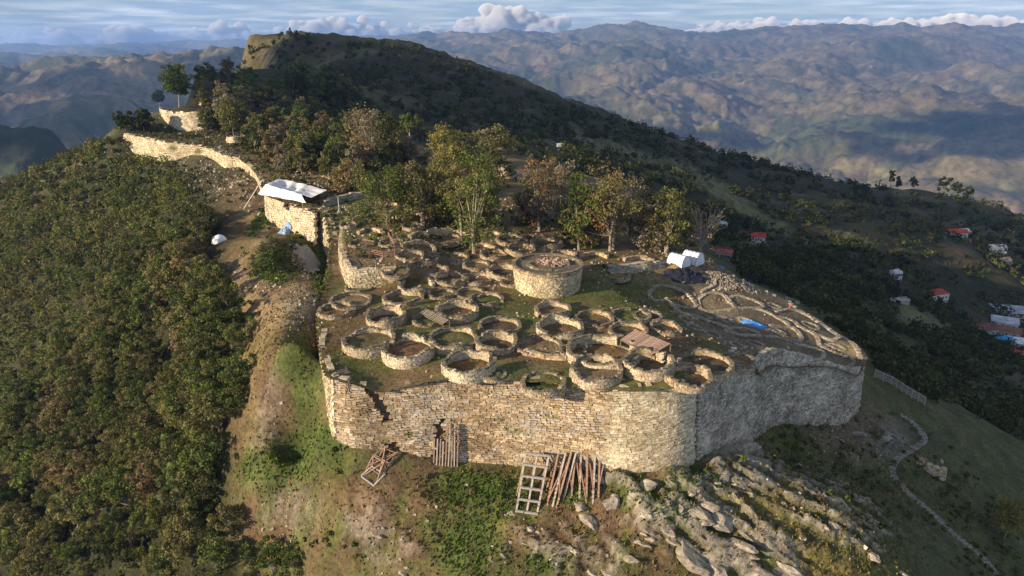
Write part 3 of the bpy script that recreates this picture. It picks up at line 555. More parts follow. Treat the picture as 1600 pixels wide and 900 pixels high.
# low walls of the shaded plots
PLOTS = [([(60, 240), (100, 205), (180, 200), (300, 250), (370, 330), (290, 340), (170, 300), (80, 290), (60, 240)], 'oval low wall round the uppermost shaded plot'),
 ([(380, 290), (440, 250), (540, 255), (580, 300), (620, 345), (480, 370), (400, 350), (380, 290)], 'rounded low wall round the darkest shaded plot'),
 ([(580, 280), (640, 265), (740, 290), (810, 335), (700, 345), (620, 330), (580, 280)], 'pointed low wall round the plot left of the far edge'),
 ([(200, 370), (330, 390), (440, 430), (560, 470), (640, 520), (800, 530)], 'long low wall running along the blue sheet plot'),
 ([(480, 370), (620, 355), (760, 350), (850, 380), (940, 430), (980, 460)], 'winding low wall above the bright blue sheet'),
 ([(890, 370), (990, 355), (1080, 385), (1200, 455), (1330, 545)], 'low wall just inside the outer edge of the shaded plots'),
 ([(910, 400), (1000, 430), (1050, 470), (1150, 520), (1180, 600)], 'pinkish low wall bending down the middle of the shaded plots'),
 ([(850, 460), (940, 470), (1010, 480), (1060, 540), (1030, 560), (950, 530), (850, 480)], 'broad rubble bank wall beside the dark triangular plot'),
 ([(560, 490), (640, 478), (720, 490), (780, 520), (700, 528), (600, 510), (560, 490)], 'small leaf shaped low wall below the blue sheet'),
 ([(820, 535), (900, 540), (1050, 590), (1140, 610), (1200, 640), (1200, 680)], 'low wall along the top of the grey right wall'),
 ([(1160, 520), (1270, 555), (1340, 545), (1400, 580), (1450, 690)], 'curved low wall round the corner plot at the right end'),
 ([(1190, 600), (1300, 650), (1400, 690), (1300, 725), (1225, 690)], 'low wall round the sunken dark pit near the right corner'),
 ([(270, 180), (340, 150), (450, 140), (490, 190), (400, 240)], 'rubble bank wall below the dark blue tarpaulin'),
 ([(590, 640), (690, 650), (745, 690), (740, 720), (640, 740)], 'rounded low wall end above the grey wall in shade')]
def low_wall(pts, label, h=.36, th=.8, conv=None, pal=PAL_GREY):
    W3 = []
    for a, b in pts:
        p = hit(1000 + a / 4.205, 400 + b / 4.205) if conv is None else hit(a, b); W3.append((p.x, p.y, 0))
    P = catmull(W3, .5); C = []; A = []; cl = []
    z0 = G(P[:, 0], P[:, 1])
    for i in range(len(P) - 1):
        d = P[i + 1, :2] - P[i, :2]; L = np.linalg.norm(d)
        if L < 1e-4: continue
        d /= L; n = np.array((-d[1], d[0]))
        for k in (-1, 1):
            for q in range(2):
                hh = h * random.uniform(.35, .6); c = P[i, :2] + d * L * .5 + n * th * .25 * k
                C.append((c[0] + random.uniform(-.08, .08), c[1] + random.uniform(-.08, .08), z0[i] - .1 + h * (.25 + .5 * q))); A.append([(d[0] * L * .62, d[1] * L * .62, 0), (n[0] * th * .26, n[1] * th * .26, 0), (0, 0, hh * .6)])
                cl.append(np.array(random.choice(pal)) * random.uniform(.85, 1.25))
    V, Fc, cc = boxes(C, A, .2, cl); m0 = V.mean(0)
    obj('low_wall', mesh_np('low_wall', V - m0, Fc, cc, M_stone), None, label, 'stone wall', 'low walls of the shaded plots' if conv is None else None, 'thing', loc=m0)
FRAG = [([(560, 366), (575, 360), (592, 362), (600, 368)], 'curved low wall on the grass above the inner platform wall'), ([(560, 322), (590, 318), (622, 322)], 'straight low wall under the round dark green tree'), ([(620, 342), (650, 338), (676, 346)], 'low wall line among the thin trunks'), ([(628, 386), (650, 380), (672, 386), (680, 396)], 'curved rubble wall right of the wooden railing'), ([(745, 372), (770, 366), (792, 372)], 'low bright wall left of the farthest small rings'), ([(640, 372), (655, 366), (670, 372)], 'short low wall behind the dark ring of the upper ground'),
 ([(905, 402), (930, 398), (950, 404)], 'low wall at the foot of the wide brown tree'), ([(975, 408), (1000, 404), (1022, 410)], 'low sunlit wall under the bushy brown growth'), ([(735, 388), (755, 384), (775, 390)], 'pale stones line right of the tall olive-brown tree'), ([(560, 300), (590, 296), (620, 298)], 'far low wall behind the round dark green tree'), ([(470, 282), (500, 278), (530, 280)], 'low yellow wall behind the white tarpaulin'), ([(820, 552), (850, 560), (885, 562)], 'double line of tumbled stones near the half open ring'), ([(1040, 470), (1060, 490), (1090, 505)], 'dim low wall beside the long dark tarpaulin')]
for pts, lb in FRAG: low_wall(pts, lb, h=.8, th=.8, conv=1, pal=PAL_OLD)
CELL = [(1005, 300, 40, 14), (700, 430, 60, 18), (560, 420, 50, 16), (420, 400, 45, 14), (900, 500, 50, 16), (1120, 460, 55, 20), (760, 580, 60, 16), (640, 590, 50, 16), (480, 520, 50, 18), (360, 470, 50, 18), (1240, 600, 40, 14), (1300, 600, 50, 16), (880, 330, 45, 12), (300, 420, 45, 16)]
for a, b, rx, ry in CELL: low_wall([(a + rx * math.cos(t) * random.uniform(.85, 1.15) + ry * .6 * math.sin(t), b + ry * math.sin(t) + rx * .28 * math.cos(t)) for t in np.linspace(0, 6.283, 9)], 'small low oval cell wall among the shaded plots', h=.28, th=.6, pal=[(.22, .185, .14), (.28, .24, .185), (.25, .21, .16)])
for pts, lb in PLOTS: low_wall(pts, lb, pal=[(.24, .2, .15), (.28, .24, .185), (.33, .285, .22)])
# ------------------------------------------------------------------ trees
def leaves(cen, rad, n, size, cols, flat=.75, out=.55):
    """n leaf faces round every clump centre; returns V,F,C"""
    cen = np.asarray(cen, float); rad = np.asarray(rad, float); k = len(cen); T = k * n
    d = rng.normal(size=(T, 3)); d /= np.linalg.norm(d, axis=1, keepdims=True); r = rng.uniform(out, 1.0, T) ** .8
    rr = np.repeat(rad, n); c = np.repeat(cen, n, axis=0) + d * (r * rr)[:, None] * np.array((1, 1, flat))
    nrm = d + rng.normal(size=(T, 3)) * .7; nrm[:, 2] += .35; nrm /= np.linalg.norm(nrm, axis=1, keepdims=True)
    u = np.cross(nrm, rng.normal(size=(T, 3))); u /= np.linalg.norm(u, axis=1, keepdims=True) + 1e-9; v = np.cross(nrm, u)
    s = (size * rng.uniform(.6, 1.35, T))[:, None] * (1 if np.isscalar(size) else 1)
    V = np.stack([c - u * s - v * s * .55, c + u * s * .4 - v * s * .7, c + u * s + v * s * .5, c - u * s * .35 + v * s * .75], 1).reshape(-1, 3)
    Fc = np.arange(T * 4).reshape(-1, 4); cc = np.repeat(np.asarray(cols, float), n, axis=0) * rng.uniform(.82, 1.2, (T, 1)); return V, Fc, np.repeat(cc, 4, axis=0)
PALT = {'green': [(.075, .10, .026), (.095, .12, .03), (.06, .085, .024)], 'olive': [(.115, .115, .04), (.135, .13, .046), (.095, .098, .034)], 'brown': [(.175, .13, .065), (.2, .15, .075), (.13, .11, .05)],
        'red': [(.2, .10, .05), (.18, .11, .055), (.13, .10, .045)], 'grey': [(.19, .165, .11), (.15, .13, .085), (.11, .1, .06)], 'yellow': [(.2, .17, .05), (.16, .14, .04), (.10, .10, .03)], 'tan': [(.26, .19, .10), (.2, .15, .08), (.3, .23, .13)], 'dark': [(.035, .05, .016), (.05, .06, .02), (.06, .06, .025)]}
def tree_parts(seed, H, R, kinds, dens=36, nc=46, low=.14, leaf=.2, bare=0.0, trunks=1):
    r = random.Random(seed); tr = MB(); cen = []; rad = []; col = []
    barkc = np.array((.30, .25, .19)) * r.uniform(.8, 1.1)
    lobes = [(r.uniform(-.5, .5) * R, r.uniform(-.5, .5) * R, H * min(.88, low + .10 + (.76 - low) * q / 6), R * r.uniform(.5, .78), r.choice(kinds)) for q in range(7)] + [(0, 0, H * .72, R * .7, kinds[0])]
    for t in range(trunks):
        bx, by = (r.uniform(-.2, .2) * R * (trunks > 1), r.uniform(-.2, .2) * R * (trunks > 1)); lx, ly = r.uniform(-.15, .15) * H * .5, r.uniform(-.15, .15) * H * .5
        fork = np.array((bx + lx * .6, by + ly * .6, H * (low + .08)))
        tr.tube([(bx, by, -.5), (bx + lx * .25, by + ly * .25, H * low * .5), fork], [H * .024, H * .018, H * .014], 6, barkc)
        for L in lobes:
            for q in range(3 if bare else 2):
                e = np.array((L[0] + r.uniform(-.5, .5) * L[3], L[1] + r.uniform(-.5, .5) * L[3], L[2] + r.uniform(-.2, .7) * L[3])); m = (fork + e) / 2 + np.array((r.uniform(-.3, .3), r.uniform(-.3, .3), -.25))
                tr.tube([fork, m, e], [H * .010, H * .006, H * .0025], 4, barkc)
                if bare:
                    for w in range(6):
                        e2 = e + np.array((r.uniform(-1, 1), r.uniform(-1, 1), r.uniform(-.2, 1))) * R * .4; tr.tube([m + (e - m) * r.uniform(.2, 1), e2], [.05, .02], 3, barkc * 1.15)
    for i in range(nc):
        L = lobes[i % len(lobes)]; a = r.uniform(0, 6.283); uz = r.uniform(-.75, 1); rr = math.sqrt(max(0, 1 - uz * uz)) * r.uniform(.55, 1)
        cen.append((L[0] + rr * math.cos(a) * L[3], L[1] + rr * math.sin(a) * L[3], max(L[2] + uz * L[3] * .95, H * low))); rad.append(R * r.uniform(.16, .28)); pc = PALT[L[4]]; col.append(np.array(r.choice(pc)) * r.uniform(.85, 1.2))
    V, Fc, C = leaves(cen, rad, dens, leaf, col); cr = MB(); cr.add(V, Fc, C); return tr, cr
def proto(seed, H, R, kinds, **k):
    tr, cr = tree_parts(seed, H, R, kinds, **k); return tr.mesh('trunk', M_bark), cr.mesh('crown', M_leaf)
TB = 1.3
def plant(pr, p, scale, rz, label, name='terrace_tree', group=None, tint=(1, 1, 1), cat='tree', sz=1.0):
    root = bpy.data.objects.new(name, None); COL.objects.link(root); root.location = p; root.scale = (scale, scale, scale * sz); root.rotation_euler = (0, 0, rz); root['label'] = label; root['category'] = cat
    if group: root['group'] = group
    a = obj('trunk', pr[0], root); b = obj('crown', pr[1], root); b.color = (*tint, 1); return root
TR = [  # base px, top py, crown width px, kinds, label, options
 (905, 391, 288, 52, ['green', 'green', 'olive'], 'tall green tree left in the row behind the tower', {}),
 (955, 392, 284, 84, ['brown', 'olive', 'red', 'brown'], 'wide brown and olive tree in the row behind the tower', dict(trunks=2)),
 (985, 380, 288, 46, ['grey', 'brown'], 'greyish thin topped tree behind the wide brown tree', dict(dens=22)),
 (1040, 398, 303, 58, ['olive', 'yellow', 'olive'], 'round olive-yellow tree beside the white tunnel tents', dict(trunks=2)),
 (1065, 392, 330, 40, ['olive', 'brown'], 'smaller olive tree leaning behind the white tunnel tents', {}),
 (1092, 402, 330, 56, ['tan', 'tan', 'brown'], 'nearly bare tan tree at the right end of the row', dict(dens=12, bare=1, nc=34)),
 (604, 350, 266, 74, ['green', 'olive', 'green'], 'round dark green tree above the inner platform, pale trunk', {}),
 (664, 352, 262, 52, ['olive', 'brown'], 'slim olive tree with crooked pale trunk in the middle', dict(trunks=2)),
 (695, 348, 240, 60, ['olive', 'yellow', 'olive'], 'olive tree with two straight pale trunks in the middle', dict(trunks=2)),
 (741, 396, 250, 74, ['olive', 'brown', 'green'], 'tall olive-brown tree nearest the tower on the left', dict(low=.14)),
 (722, 378, 275, 50, ['brown', 'olive'], 'thin brown tree with a long bare trunk beside the long bright wall', dict(low=.45)),
 (704, 305, 212, 66, ['olive', 'brown', 'yellow'], 'high olive crown rising behind the middle trees', {}),
 (735, 300, 222, 50, ['olive', 'grey'], 'grey-green crown behind the middle trees', {}),
 (770, 285, 211, 58, ['grey', 'olive', 'dark'], 'dark flat topped tree behind the rebuilt round house', {}),
 (843, 362, 256, 58, ['red', 'red', 'grey', 'grey'], 'tree with a rusty red top right of the rebuilt round house', {}),
 (872, 352, 265, 56, ['grey', 'brown', 'dark'], 'thin grey shaggy tree right of the red-topped tree', dict(dens=20, bare=1)),
 (280, 168, 114, 40, ['dark', 'green'], 'lone dark tree leaning on the far ruined tower', dict(low=.4)),
 (250, 172, 146, 16, ['dark'], 'small dark tree at the left end of the far ruined tower', dict(low=.5)),
 (225, 205, 176, 24, ['dark', 'dark'], 'small round dark tree on the grass near the far wall', dict(low=.25)),
 (197, 204, 180, 20, ['dark', 'dark'], 'leftmost small dark tree at the far wall end', dict(low=.2)),
 (330, 204, 180, 30, ['dark', 'olive'], 'low dark tree in front of the far ruined tower', dict(low=.25)),
 (370, 215, 168, 50, ['dark', 'olive', 'olive'], 'broad dark tree with pale trunks in front of the broken far wall', dict(low=.3, trunks=3)),
 (578, 268, 178, 60, ['brown', 'grey', 'brown'], 'brown feathery tree at the right of the upper wood', dict(dens=24)),
 (612, 262, 196, 42, ['green', 'dark'], 'dark green tree at the right end of the upper wood', {}),
 (640, 250, 182, 30, ['dark', 'green'], 'palm-like dark tree with a bare stem right of the upper wood', dict(low=.6, nc=26)),
 (925, 388, 322, 40, ['olive', 'brown'], 'bushy olive growth between the green and the brown trees behind the tower', dict(low=.05)),
 (1012, 392, 330, 44, ['brown', 'grey'], 'bushy brown growth left of the olive-yellow tree', dict(low=.05)),
 (893, 372, 318, 30, ['green', 'dark'], 'dark green bush left of the tall green tree', dict(low=.05)),
 (715, 352, 285, 60, ['olive', 'green'], 'low leafy olive tree in the middle group', dict(low=.1)),
 (752, 345, 268, 50, ['brown', 'olive'], 'brown bushy tree right in the middle group', dict(low=.1)),
 (632, 318, 268, 40, ['olive', 'green'], 'green bush right of the round dark green tree', dict(low=.05)),
 (820, 348, 300, 36, ['grey', 'dark'], 'grey bush left of the red-topped tree', dict(low=.05)),
 (545, 300, 262, 44, ['olive', 'brown'], 'olive bush right of the white tarpaulin', dict(low=.05)),
 (1568, 842, 784, 48, ['yellow', 'yellow'], 'lone yellow-green tree at the lower right on the shaded slope', dict(low=.3, dens=22)),
]
for i, (px, py, ty, w, kinds, lb, op) in enumerate(TR):
    p = hit(px, py, t0=70); d = (p.y * cp - (p.z - CZ) * sp); H = (py - ty) * d / F * .95 / cp; R = w / 2 * d / F * 1.2
    plant(proto(100 + i, H * 1.05, R * 1.08, kinds, **dict(dict(nc=int(76 + R * 8), dens=46, leaf=.10 + .0007 * d), **op)), p, 1.0, 0, lb, tint=(TB, TB * .97, TB * .95))
# upper wood on the ridge
UP = [proto(300 + i, 9.8, 4.4, k, nc=70, dens=40, leaf=.27, trunks=1 + i % 2, low=.16) for i, k in enumerate([['olive', 'brown'], ['dark', 'green'], ['brown', 'grey'], ['olive', 'dark'], ['grey', 'brown'], ['green', 'olive'], ['brown', 'olive', 'brown']])]
WOOD = [(302, 132), (330, 116), (372, 108), (430, 108), (480, 122), (540, 150), (600, 190), (655, 215), (640, 262), (560, 282), (500, 284), (450, 272), (420, 250), (380, 224), (350, 190), (312, 172)]
pts = []; tries = 0
while len(pts) < 150 and tries < 1600:
    tries += 1; a, b = random.uniform(300, 660), random.uniform(125, 285)
    if not inpoly(np.array([a]), np.array([b]), WOOD)[0]: continue
    p = hit(a, b, t0=180)
    if p.length > 620 or any((p - q).length < 4.4 for q in pts): continue
    pts.append(p); k = random.randrange(len(UP))
    if b < 190 and random.random() < .6: k = random.choice((1, 3, 1, 5))
    plant(UP[k], p, random.uniform(.75, 1.2) * (1 + max(0, p.length - 320) / 900), random.uniform(0, 6), '%s tree of the upper ridge wood, %s, %s' % (('olive', 'dark green', 'brown', 'dark olive', 'grey-brown', 'green', 'reddish brown')[k], 'far left end' if a < 360 else 'left part' if a < 430 else 'middle' if a < 510 else 'right part' if a < 590 else 'right end', 'skyline side' if b < 160 else 'high up' if b < 200 else 'half way down' if b < 240 else 'front rows'), 'wood_tree', 'trees of the upper ridge wood', tint=tuple(np.array((1, 1, 1)) * random.uniform(.95, 1.35)))
# forest of the left slope
def tree_one(seed, H, R, kinds, **k):
    tr, cr = tree_parts(seed, H, R, kinds, **k); m = MB()
    for s_, mi in ((tr, 1), (cr, 0)):
        for V, Fc, C in zip([np.concatenate(s_.V)], [np.concatenate(s_.F)], [np.concatenate(s_.C)]): m.add(V, Fc, C, mi)
    return m.mesh('forest_tree', [M_leaf, M_bark])
FP = [tree_one(500 + i, 5.6, 2.8, k, nc=58, dens=70, leaf=.13, low=.06) for i, k in enumerate([['green', 'dark'], ['dark', 'green'], ['green', 'olive'], ['olive', 'green'], ['olive', 'olive'], ['olive', 'green'], ['olive', 'green'], ['olive', 'olive', 'brown'], ['olive', 'brown']])]
FOREST = [(-40, 300), (0, 288), (90, 250), (185, 218), (215, 236), (262, 262), (296, 285), (300, 330), (325, 350), (318, 400), (330, 440), (352, 480), (378, 520), (384, 570), (375, 640), (350, 700), (335, 780), (340, 830), (420, 850), (480, 880), (470, 960), (-60, 960)]
fx, fy = [], []
cand = np.stack([rng.uniform(-330, -15, 110000), rng.uniform(62, 372, 110000)], 1); cz_ = land(cand[:, 0], cand[:, 1]); PX, PY = proj(np.column_stack([cand, cz_]))
ok = inpoly(PX, PY, FOREST) & ~(ell(PX, PY, 60, 285, 70, 20, -20) * rng.uniform(0, 1.4, len(PX)) > .5); cand = cand[ok]; cz_ = cz_[ok]
cell = {}; sel = []
for i, (x, y) in enumerate(cand):
    key = (int(x // 3.0), int(y // 3.0))
    if all(math.hypot(x - cand[j, 0], y - cand[j, 1]) > 3.0 for a in (-1, 0, 1) for b in (-1, 0, 1) for j in cell.get((key[0] + a, key[1] + b), ())): cell.setdefault(key, []).append(i); sel.append(i)
sel = np.array(sel); Q = np.column_stack([cand[sel], cz_[sel]]); PX, PY = proj(Q); dq = np.linalg.norm(Q - np.array((0, 0, CZ)), axis=1)
infr = (PX > 2) & (PX < 1598) & (PY < 905); order = np.argsort(dq + 1e4 * ~infr); solo = order[:300]; rest = order[300:]
tone = fbm(Q[:, 0] * .05, Q[:, 1] * .05, 3, 61)
KN = ['deep green', 'dark', 'mid green', 'olive green', 'olive', 'grey-olive', 'light olive', 'brown-tinged', 'olive-brown']
def flabel(i):
    a, b = PX[i], PY[i]; h = 'left edge' if a < 70 else 'left side' if a < 140 else 'middle' if a < 210 else 'right side' if a < 290 else 'bare slope edge'; v = 'bottom row' if b > 870 else 'second row up' if b > 830 else 'third row up' if b > 790 else 'fourth row up' if b > 750 else 'fifth row up' if b > 710 else 'sixth row up' if b > 660 else 'seventh row up' if b > 600 else 'eighth row up'
    return '%s %s tree in the left forest, %s, %s' % (('small', 'middling', 'big')[fsz[i]], KN[fk_[i]], h, v)
fk_ = np.clip((tone + .45 + rng.normal(0, .2, len(tone))) * len(FP), 0, len(FP) - 1).astype(int); fsz = rng.integers(0, 3, len(tone))
for i in solo:
    o = obj('forest_tree', FP[fk_[i]], None, flabel(i), 'tree', 'near trees of the left slope forest')
    s_ = (.62, 1.0, 1.45)[fsz[i]] * random.uniform(.92, 1.08); o.location = (Q[i, 0], Q[i, 1], Q[i, 2] - .3); o.scale = (s_ * random.uniform(.9, 1.2), s_ * random.uniform(.9, 1.2), s_); o.rotation_euler = (random.uniform(-.1, .1), random.uniform(-.1, .1), random.uniform(0, 6.28)); t = random.uniform(1.1, 1.5); o.color = (t, t * random.uniform(.88, .98), t, 1)
def mass(Qs, R, n, leaf, cols, name, label, cat):
    k = len(Qs); c = []; r = []; cc = []
    Qs = np.asarray(Qs); R = np.asarray(R)
    for q in range(3):
        o = rng.uniform(-.45, .45, (k, 3)) * R[:, None]; o[:, 2] = R * rng.uniform(.3, .95, k); c.append(Qs + o); r.append(R * rng.uniform(.45, .75, k)); cc.append(cols * rng.uniform(.8, 1.2, (k, 1)))
    V, Fc, C = leaves(np.concatenate(c), np.concatenate(r), n, 1.0, np.concatenate(cc), flat=.85, out=.6)
    return V, Fc, C
def leaves_scaled(Qs, R, n, lf, cols):
    V, Fc, C = mass(Qs, R, n, 1, cols, '', '', ''); V = V.reshape(-1, 4, 3); m = V.mean(1, keepdims=True); sc = np.tile(np.repeat(np.asarray(lf), n), 3)[:, None, None]; V = m + (V - m) * sc; return V.reshape(-1, 3), Fc, C
pal = np.array([PALT['dark'][1], PALT['green'][0], PALT['green'][1], PALT['olive'][2], PALT['olive'][0], PALT['olive'][2], PALT['olive'][0]])
ci = np.clip((tone[rest] + .45 + rng.normal(0, .2, len(rest))) * len(pal), 0, len(pal) - 1).astype(int); Rr = rng.choice([1.5, 2.1, 2.8, 3.7], len(rest))
V, Fc, C = leaves_scaled(Q[rest], Rr, 38, .10 + dq[rest] * .0009, pal[ci]); mb = MB(); mb.add(V, Fc, C)
C_ = None; fo = obj('forest', mb.mesh('forest', M_leaf), None, 'farther canopy of the sunlit forest on the left slope', 'forest', kind='stuff'); fo.color = (1.3, 1.2, 1.17, 1)
# scrub on the shaded right flank and on the ridge
FL = [(1165, 438), (1125, 392), (1010, 335), (900, 268), (800, 240), (660, 190), (540, 130), (430, 110), (378, 100), (384, 60), (420, 50), (560, 66), (650, 78), (760, 116), (960, 188), (1290, 283), (1540, 320), (1620, 345), (1620, 700), (1445, 622), (1362, 575), (1350, 545), (1290, 500), (1200, 450)]
f = np.stack([X, Y, Zt], -1).reshape(-1, 3); gcf = GC.reshape(-1, 3); PX, PY = proj(f); ok = inpoly(PX, PY, FL) & (f[:, 1] > 100) & (gcf[:, 1] < .11)
ds = np.linalg.norm(f - np.array((0, 0, CZ)), axis=1); st = np.gradient(gx)[None, :] * np.gradient(gy)[:, None]; wgt = (st.ravel() / ds ** 1.6) * ok * (.25 + sst(-.2, .25, fbm(f[:, 0] * .03, f[:, 1] * .03, 3, 71))); wgt /= wgt.sum()
wgt *= np.where(ds > 430, .45, 1); wgt /= wgt.sum(); ii = rng.choice(len(f), 5200, p=wgt); B = f[ii] + np.column_stack([rng.uniform(-1, 1, (len(ii), 2)) * .4 * np.gradient(gx)[ii % len(gx)][:, None], np.full(len(ii), -.3)]); dB = ds[ii]; RB = rng.uniform(1.2, 2.6, len(ii)) * (1 + dB / 500)
V, Fc, C = leaves_scaled(B, RB, 9, .2 + dB * .0012, np.array([PALT['dark'][0], PALT['dark'][1], PALT['dark'][2], PALT['olive'][2], PALT['dark'][2]])[rng.integers(0, 5, len(ii))]); mb = MB(); mb.add(V, Fc, C)
obj('scrub', mb.mesh('scrub', M_leaf), None, 'dark scrub and woodland covering the shaded right flank of the ridge', 'scrub', kind='stuff')
for i, (px, py, ty, w) in enumerate([(1390, 300, 271, 11), (1400, 303, 283, 10), (1423, 306, 288, 12), (1470, 326, 300, 22), (1490, 330, 303, 20), (1505, 334, 308, 16), (1160, 262, 250, 14), (1080, 238, 226, 12)]):
    y = np.interp(px, [a[0] for a in SKY], [a[2] for a in SKY]) - 12; q = Yp(px, py, y); z = gz(q[0], q[1]); H = (py - ty) * y / F * 1.1
    plant(proto(700 + i, H, w / 2 * y / F, ['dark', 'dark'], nc=30, dens=20, leaf=.9, low=.3), (q[0], q[1], z), 1, 0, ['tall thin dark tree standing up on the right skyline', 'small dark tree right beside the tall thin skyline tree', 'flat topped dark tree on the right skyline', 'broad dark tree left in the dark skyline clump', 'broad dark tree in the middle of the dark skyline clump', 'dark tree at the right end of the skyline clump', 'small round tree high on the sloping skyline', 'small bush-like tree higher up the sloping skyline'][i], 'skyline_tree')
# ------------------------------------------------------------------ boulders, scree, grass
def boulder(seed):
    bm = bmesh.new(); bmesh.ops.create_icosphere(bm, subdivisions=3, radius=1); r = random.Random(seed); pl = [(Vector((r.gauss(0, 1), r.gauss(0, 1), r.gauss(0, 1))).normalized(), r.uniform(.5, .85)) for _ in range(11)]
    for v in bm.verts:
        for n, d in pl:
            k = v.co.dot(n)
            if k > d: v.co -= n * (k - d)
        v.co *= 1 + .16 * mnoise.noise(v.co * 2.2 + Vector((seed, 0, 0))) + .08 * mnoise.noise(v.co * 5 + Vector((0, seed, 0)))
    m = bpy.data.meshes.new('boulder'); bm.to_mesh(m); bm.free(); m.polygons.foreach_set('use_smooth', np.zeros(len(m.polygons), bool)); m.materials.append(M_rock); return m
BO = [boulder(i) for i in range(9)]
def put_rock(px, py, wpx, ar=1.0, ang=0, lbl=None, flat=.6, sink=.25, col=None, grp=None):
    p = hit(px, py, t0=60); d = (p - Vector((0, 0, CZ))).length; r = wpx / 2 * d / F
    o = obj('boulder', random.choice(BO), None, lbl or '%s %s limestone boulder, %s, %s' % ('big' if wpx > 20 else 'middling' if wpx > 11 else 'small', 'long' if ar > 1.5 else 'blocky', 'below the left front wall' if px < 700 else 'below the ladder-like frame' if px < 870 else 'below the dense timber props' if px < 960 else 'below the pale corner wall' if px < 1110 else 'below the shaded wall corner' if px < 1250 else 'on the shaded slope', 'close under the wall' if py < 770 else 'half way down' if py < 830 else 'low on the slope' if py < 875 else 'at the bottom edge'), 'boulder', grp or (None if lbl else 'limestone outcrops below the front wall'))
    o.scale = (r * ar, r, r * flat * random.uniform(.8, 1.3)); o.rotation_euler = (random.uniform(-.3, .3), random.uniform(-.3, .3), ang + random.uniform(-.2, .2)); o.location = p - Vector((0, 0, r * flat * sink)); g = random.uniform(.8, 1.1); c = col or (.30, .26, .20); o.color = (c[0] * g, c[1] * g, c[2] * g, 1)
for a in [(958, 782, 34, 1.1, -.4, 'big pale rounded boulder right of the dense timber props'), (905, 788, 26, 1.6, -.9, 'long tilted slab under the dense timber props'), (921, 812, 30, 1.2, -.9, 'brown capped boulder just below the dense timber props'), (1012, 757, 30, 1.2, -.6, 'white rock cluster boulder at the foot of the pale corner wall'), (1062, 792, 22, 1, 0, 'rounded boulder in green grass left of the lit rock ridge'), (1082, 768, 20, 1, 0, 'boulder in the green grass below the pale corner'), (1078, 866, 46, 1.6, -.9, 'large grey slab with a rounded head at the bottom centre right'), (1133, 745, 22, 1, 0, 'white boulder right of the pale wall corner foot'), (1120, 810, 40, 1.5, -.7, 'long pale rock rib on the lit ridge'), (1155, 700, 56, 1.3, .3, 'great blue-grey rough rock heap under the shaded wall corner'), (1392, 742, 0, 1, 0, None), (1470, 720, 9, 1, 0, 'small pale stone alone on the shaded grass above the retaining wall')]:
    if a[2]: put_rock(a[0], a[1], a[2], a[3], a[4], a[5])
for ln, n, w in [([(940, 745), (1010, 800), (1130, 900)], 8, 24), ([(1010, 748), (1100, 800), (1200, 860), (1240, 900)], 8, 26), ([(790, 796), (845, 830)], 7, 9), ([(815, 818), (880, 855), (960, 900)], 10, 12), ([(560, 785), (600, 840), (630, 900)], 10, 10), ([(1095, 800), (1150, 850), (1200, 900)], 6, 30), ([(1190, 760), (1260, 800), (1330, 850), (1420, 890)], 8, 15), ([(1100, 742), (1150, 760), (1200, 765)], 8, 16), ([(1250, 720), (1310, 760), (1370, 790)], 9, 9), ([(1300, 690), (1360, 670), (1400, 690)], 9, 10), ([(770, 880), (800, 850), (830, 840)], 6, 12), ([(1030, 830), (980, 880)], 5, 16)]:
    P = catmull([(a, b, 0) for a, b in ln], 2)
    for k in range(n):
        q = P[random.randrange(len(P))]; put_rock(q[0] + random.gauss(0, 9), q[1] + random.gauss(0, 6), w * random.choice((.4, .6, .8, 1, 1.4)), random.uniform(1.2, 2.8), -.75, flat=.5, sink=.45)
def scatter_px(ells, n, dom=(-75, 100, 66, 200)):
    o = []
    cd = np.stack([rng.uniform(dom[0], dom[1], n * 14), rng.uniform(dom[2], dom[3], n * 14)], 1); z = G(cd[:, 0], cd[:, 1]); P = np.column_stack([cd, z]); PX, PY = proj(P); m = np.zeros(len(P))
    for e in ells: m = np.maximum(m, ell(PX, PY, *e[:5]) * (e[5] if len(e) > 5 else 1))
    k = np.where(rng.uniform(0, 1, len(P)) < m)[0][:n]; return P[k]
def chips(P, smin, smax, cols, name, label, cat='stones'):
    n = len(P); s = smin * (smax / smin) ** (rng.uniform(0, 1, n) ** 2.2); q = rng.normal(size=(n, 3, 3)); q, _ = np.linalg.qr(q); A = q * (s[:, None] * rng.uniform(.5, 1, (n, 3)))[:, :, None]
    V, Fc, cc = boxes(P + np.array((0, 0, .02)), A, .25, np.array(cols)[rng.integers(0, len(cols), n)] * rng.uniform(.8, 1.2, (n, 1))); obj(name, mesh_np(name, V, Fc, cc, M_stone), None, label, cat, kind='stuff')
GS = [(.36, .31, .24), (.44, .39, .31), (.28, .23, .17), (.22, .16, .1)]
chips(scatter_px([(455, 800, 50, 36, -30, .8), (470, 485, 30, 36, 0, .8), (420, 630, 18, 60, 10, .3), (590, 840, 40, 60, -30, .25), (640, 800, 120, 50, 10, .1), (850, 850, 150, 50, 10, .08), (360, 300, 50, 40, 20, .25), (400, 440, 60, 50, 0, .2), (1190, 790, 90, 40, 25, .2), (1330, 690, 80, 40, 10, .2), (1300, 860, 110, 50, 25, .06)], 6000), .05, .3, GS, 'scree', 'scattered pale stones and gravel on the slopes round the fortress')
chips(scatter_px([(700, 350, 190, 60, 0, .6), (800, 420, 250, 30, 0, .5), (740, 530, 260, 70, 0, .16), (1100, 420, 90, 40, 10, .9), (1100, 500, 150, 60, 20, .35), (640, 400, 90, 40, 0, .8)], 5500), .06, .34, [(.38, .31, .23), (.3, .2, .13), (.45, .38, .28), (.22, .15, .1)], 'rubble', 'loose rubble lying between the ruins on the terrace')
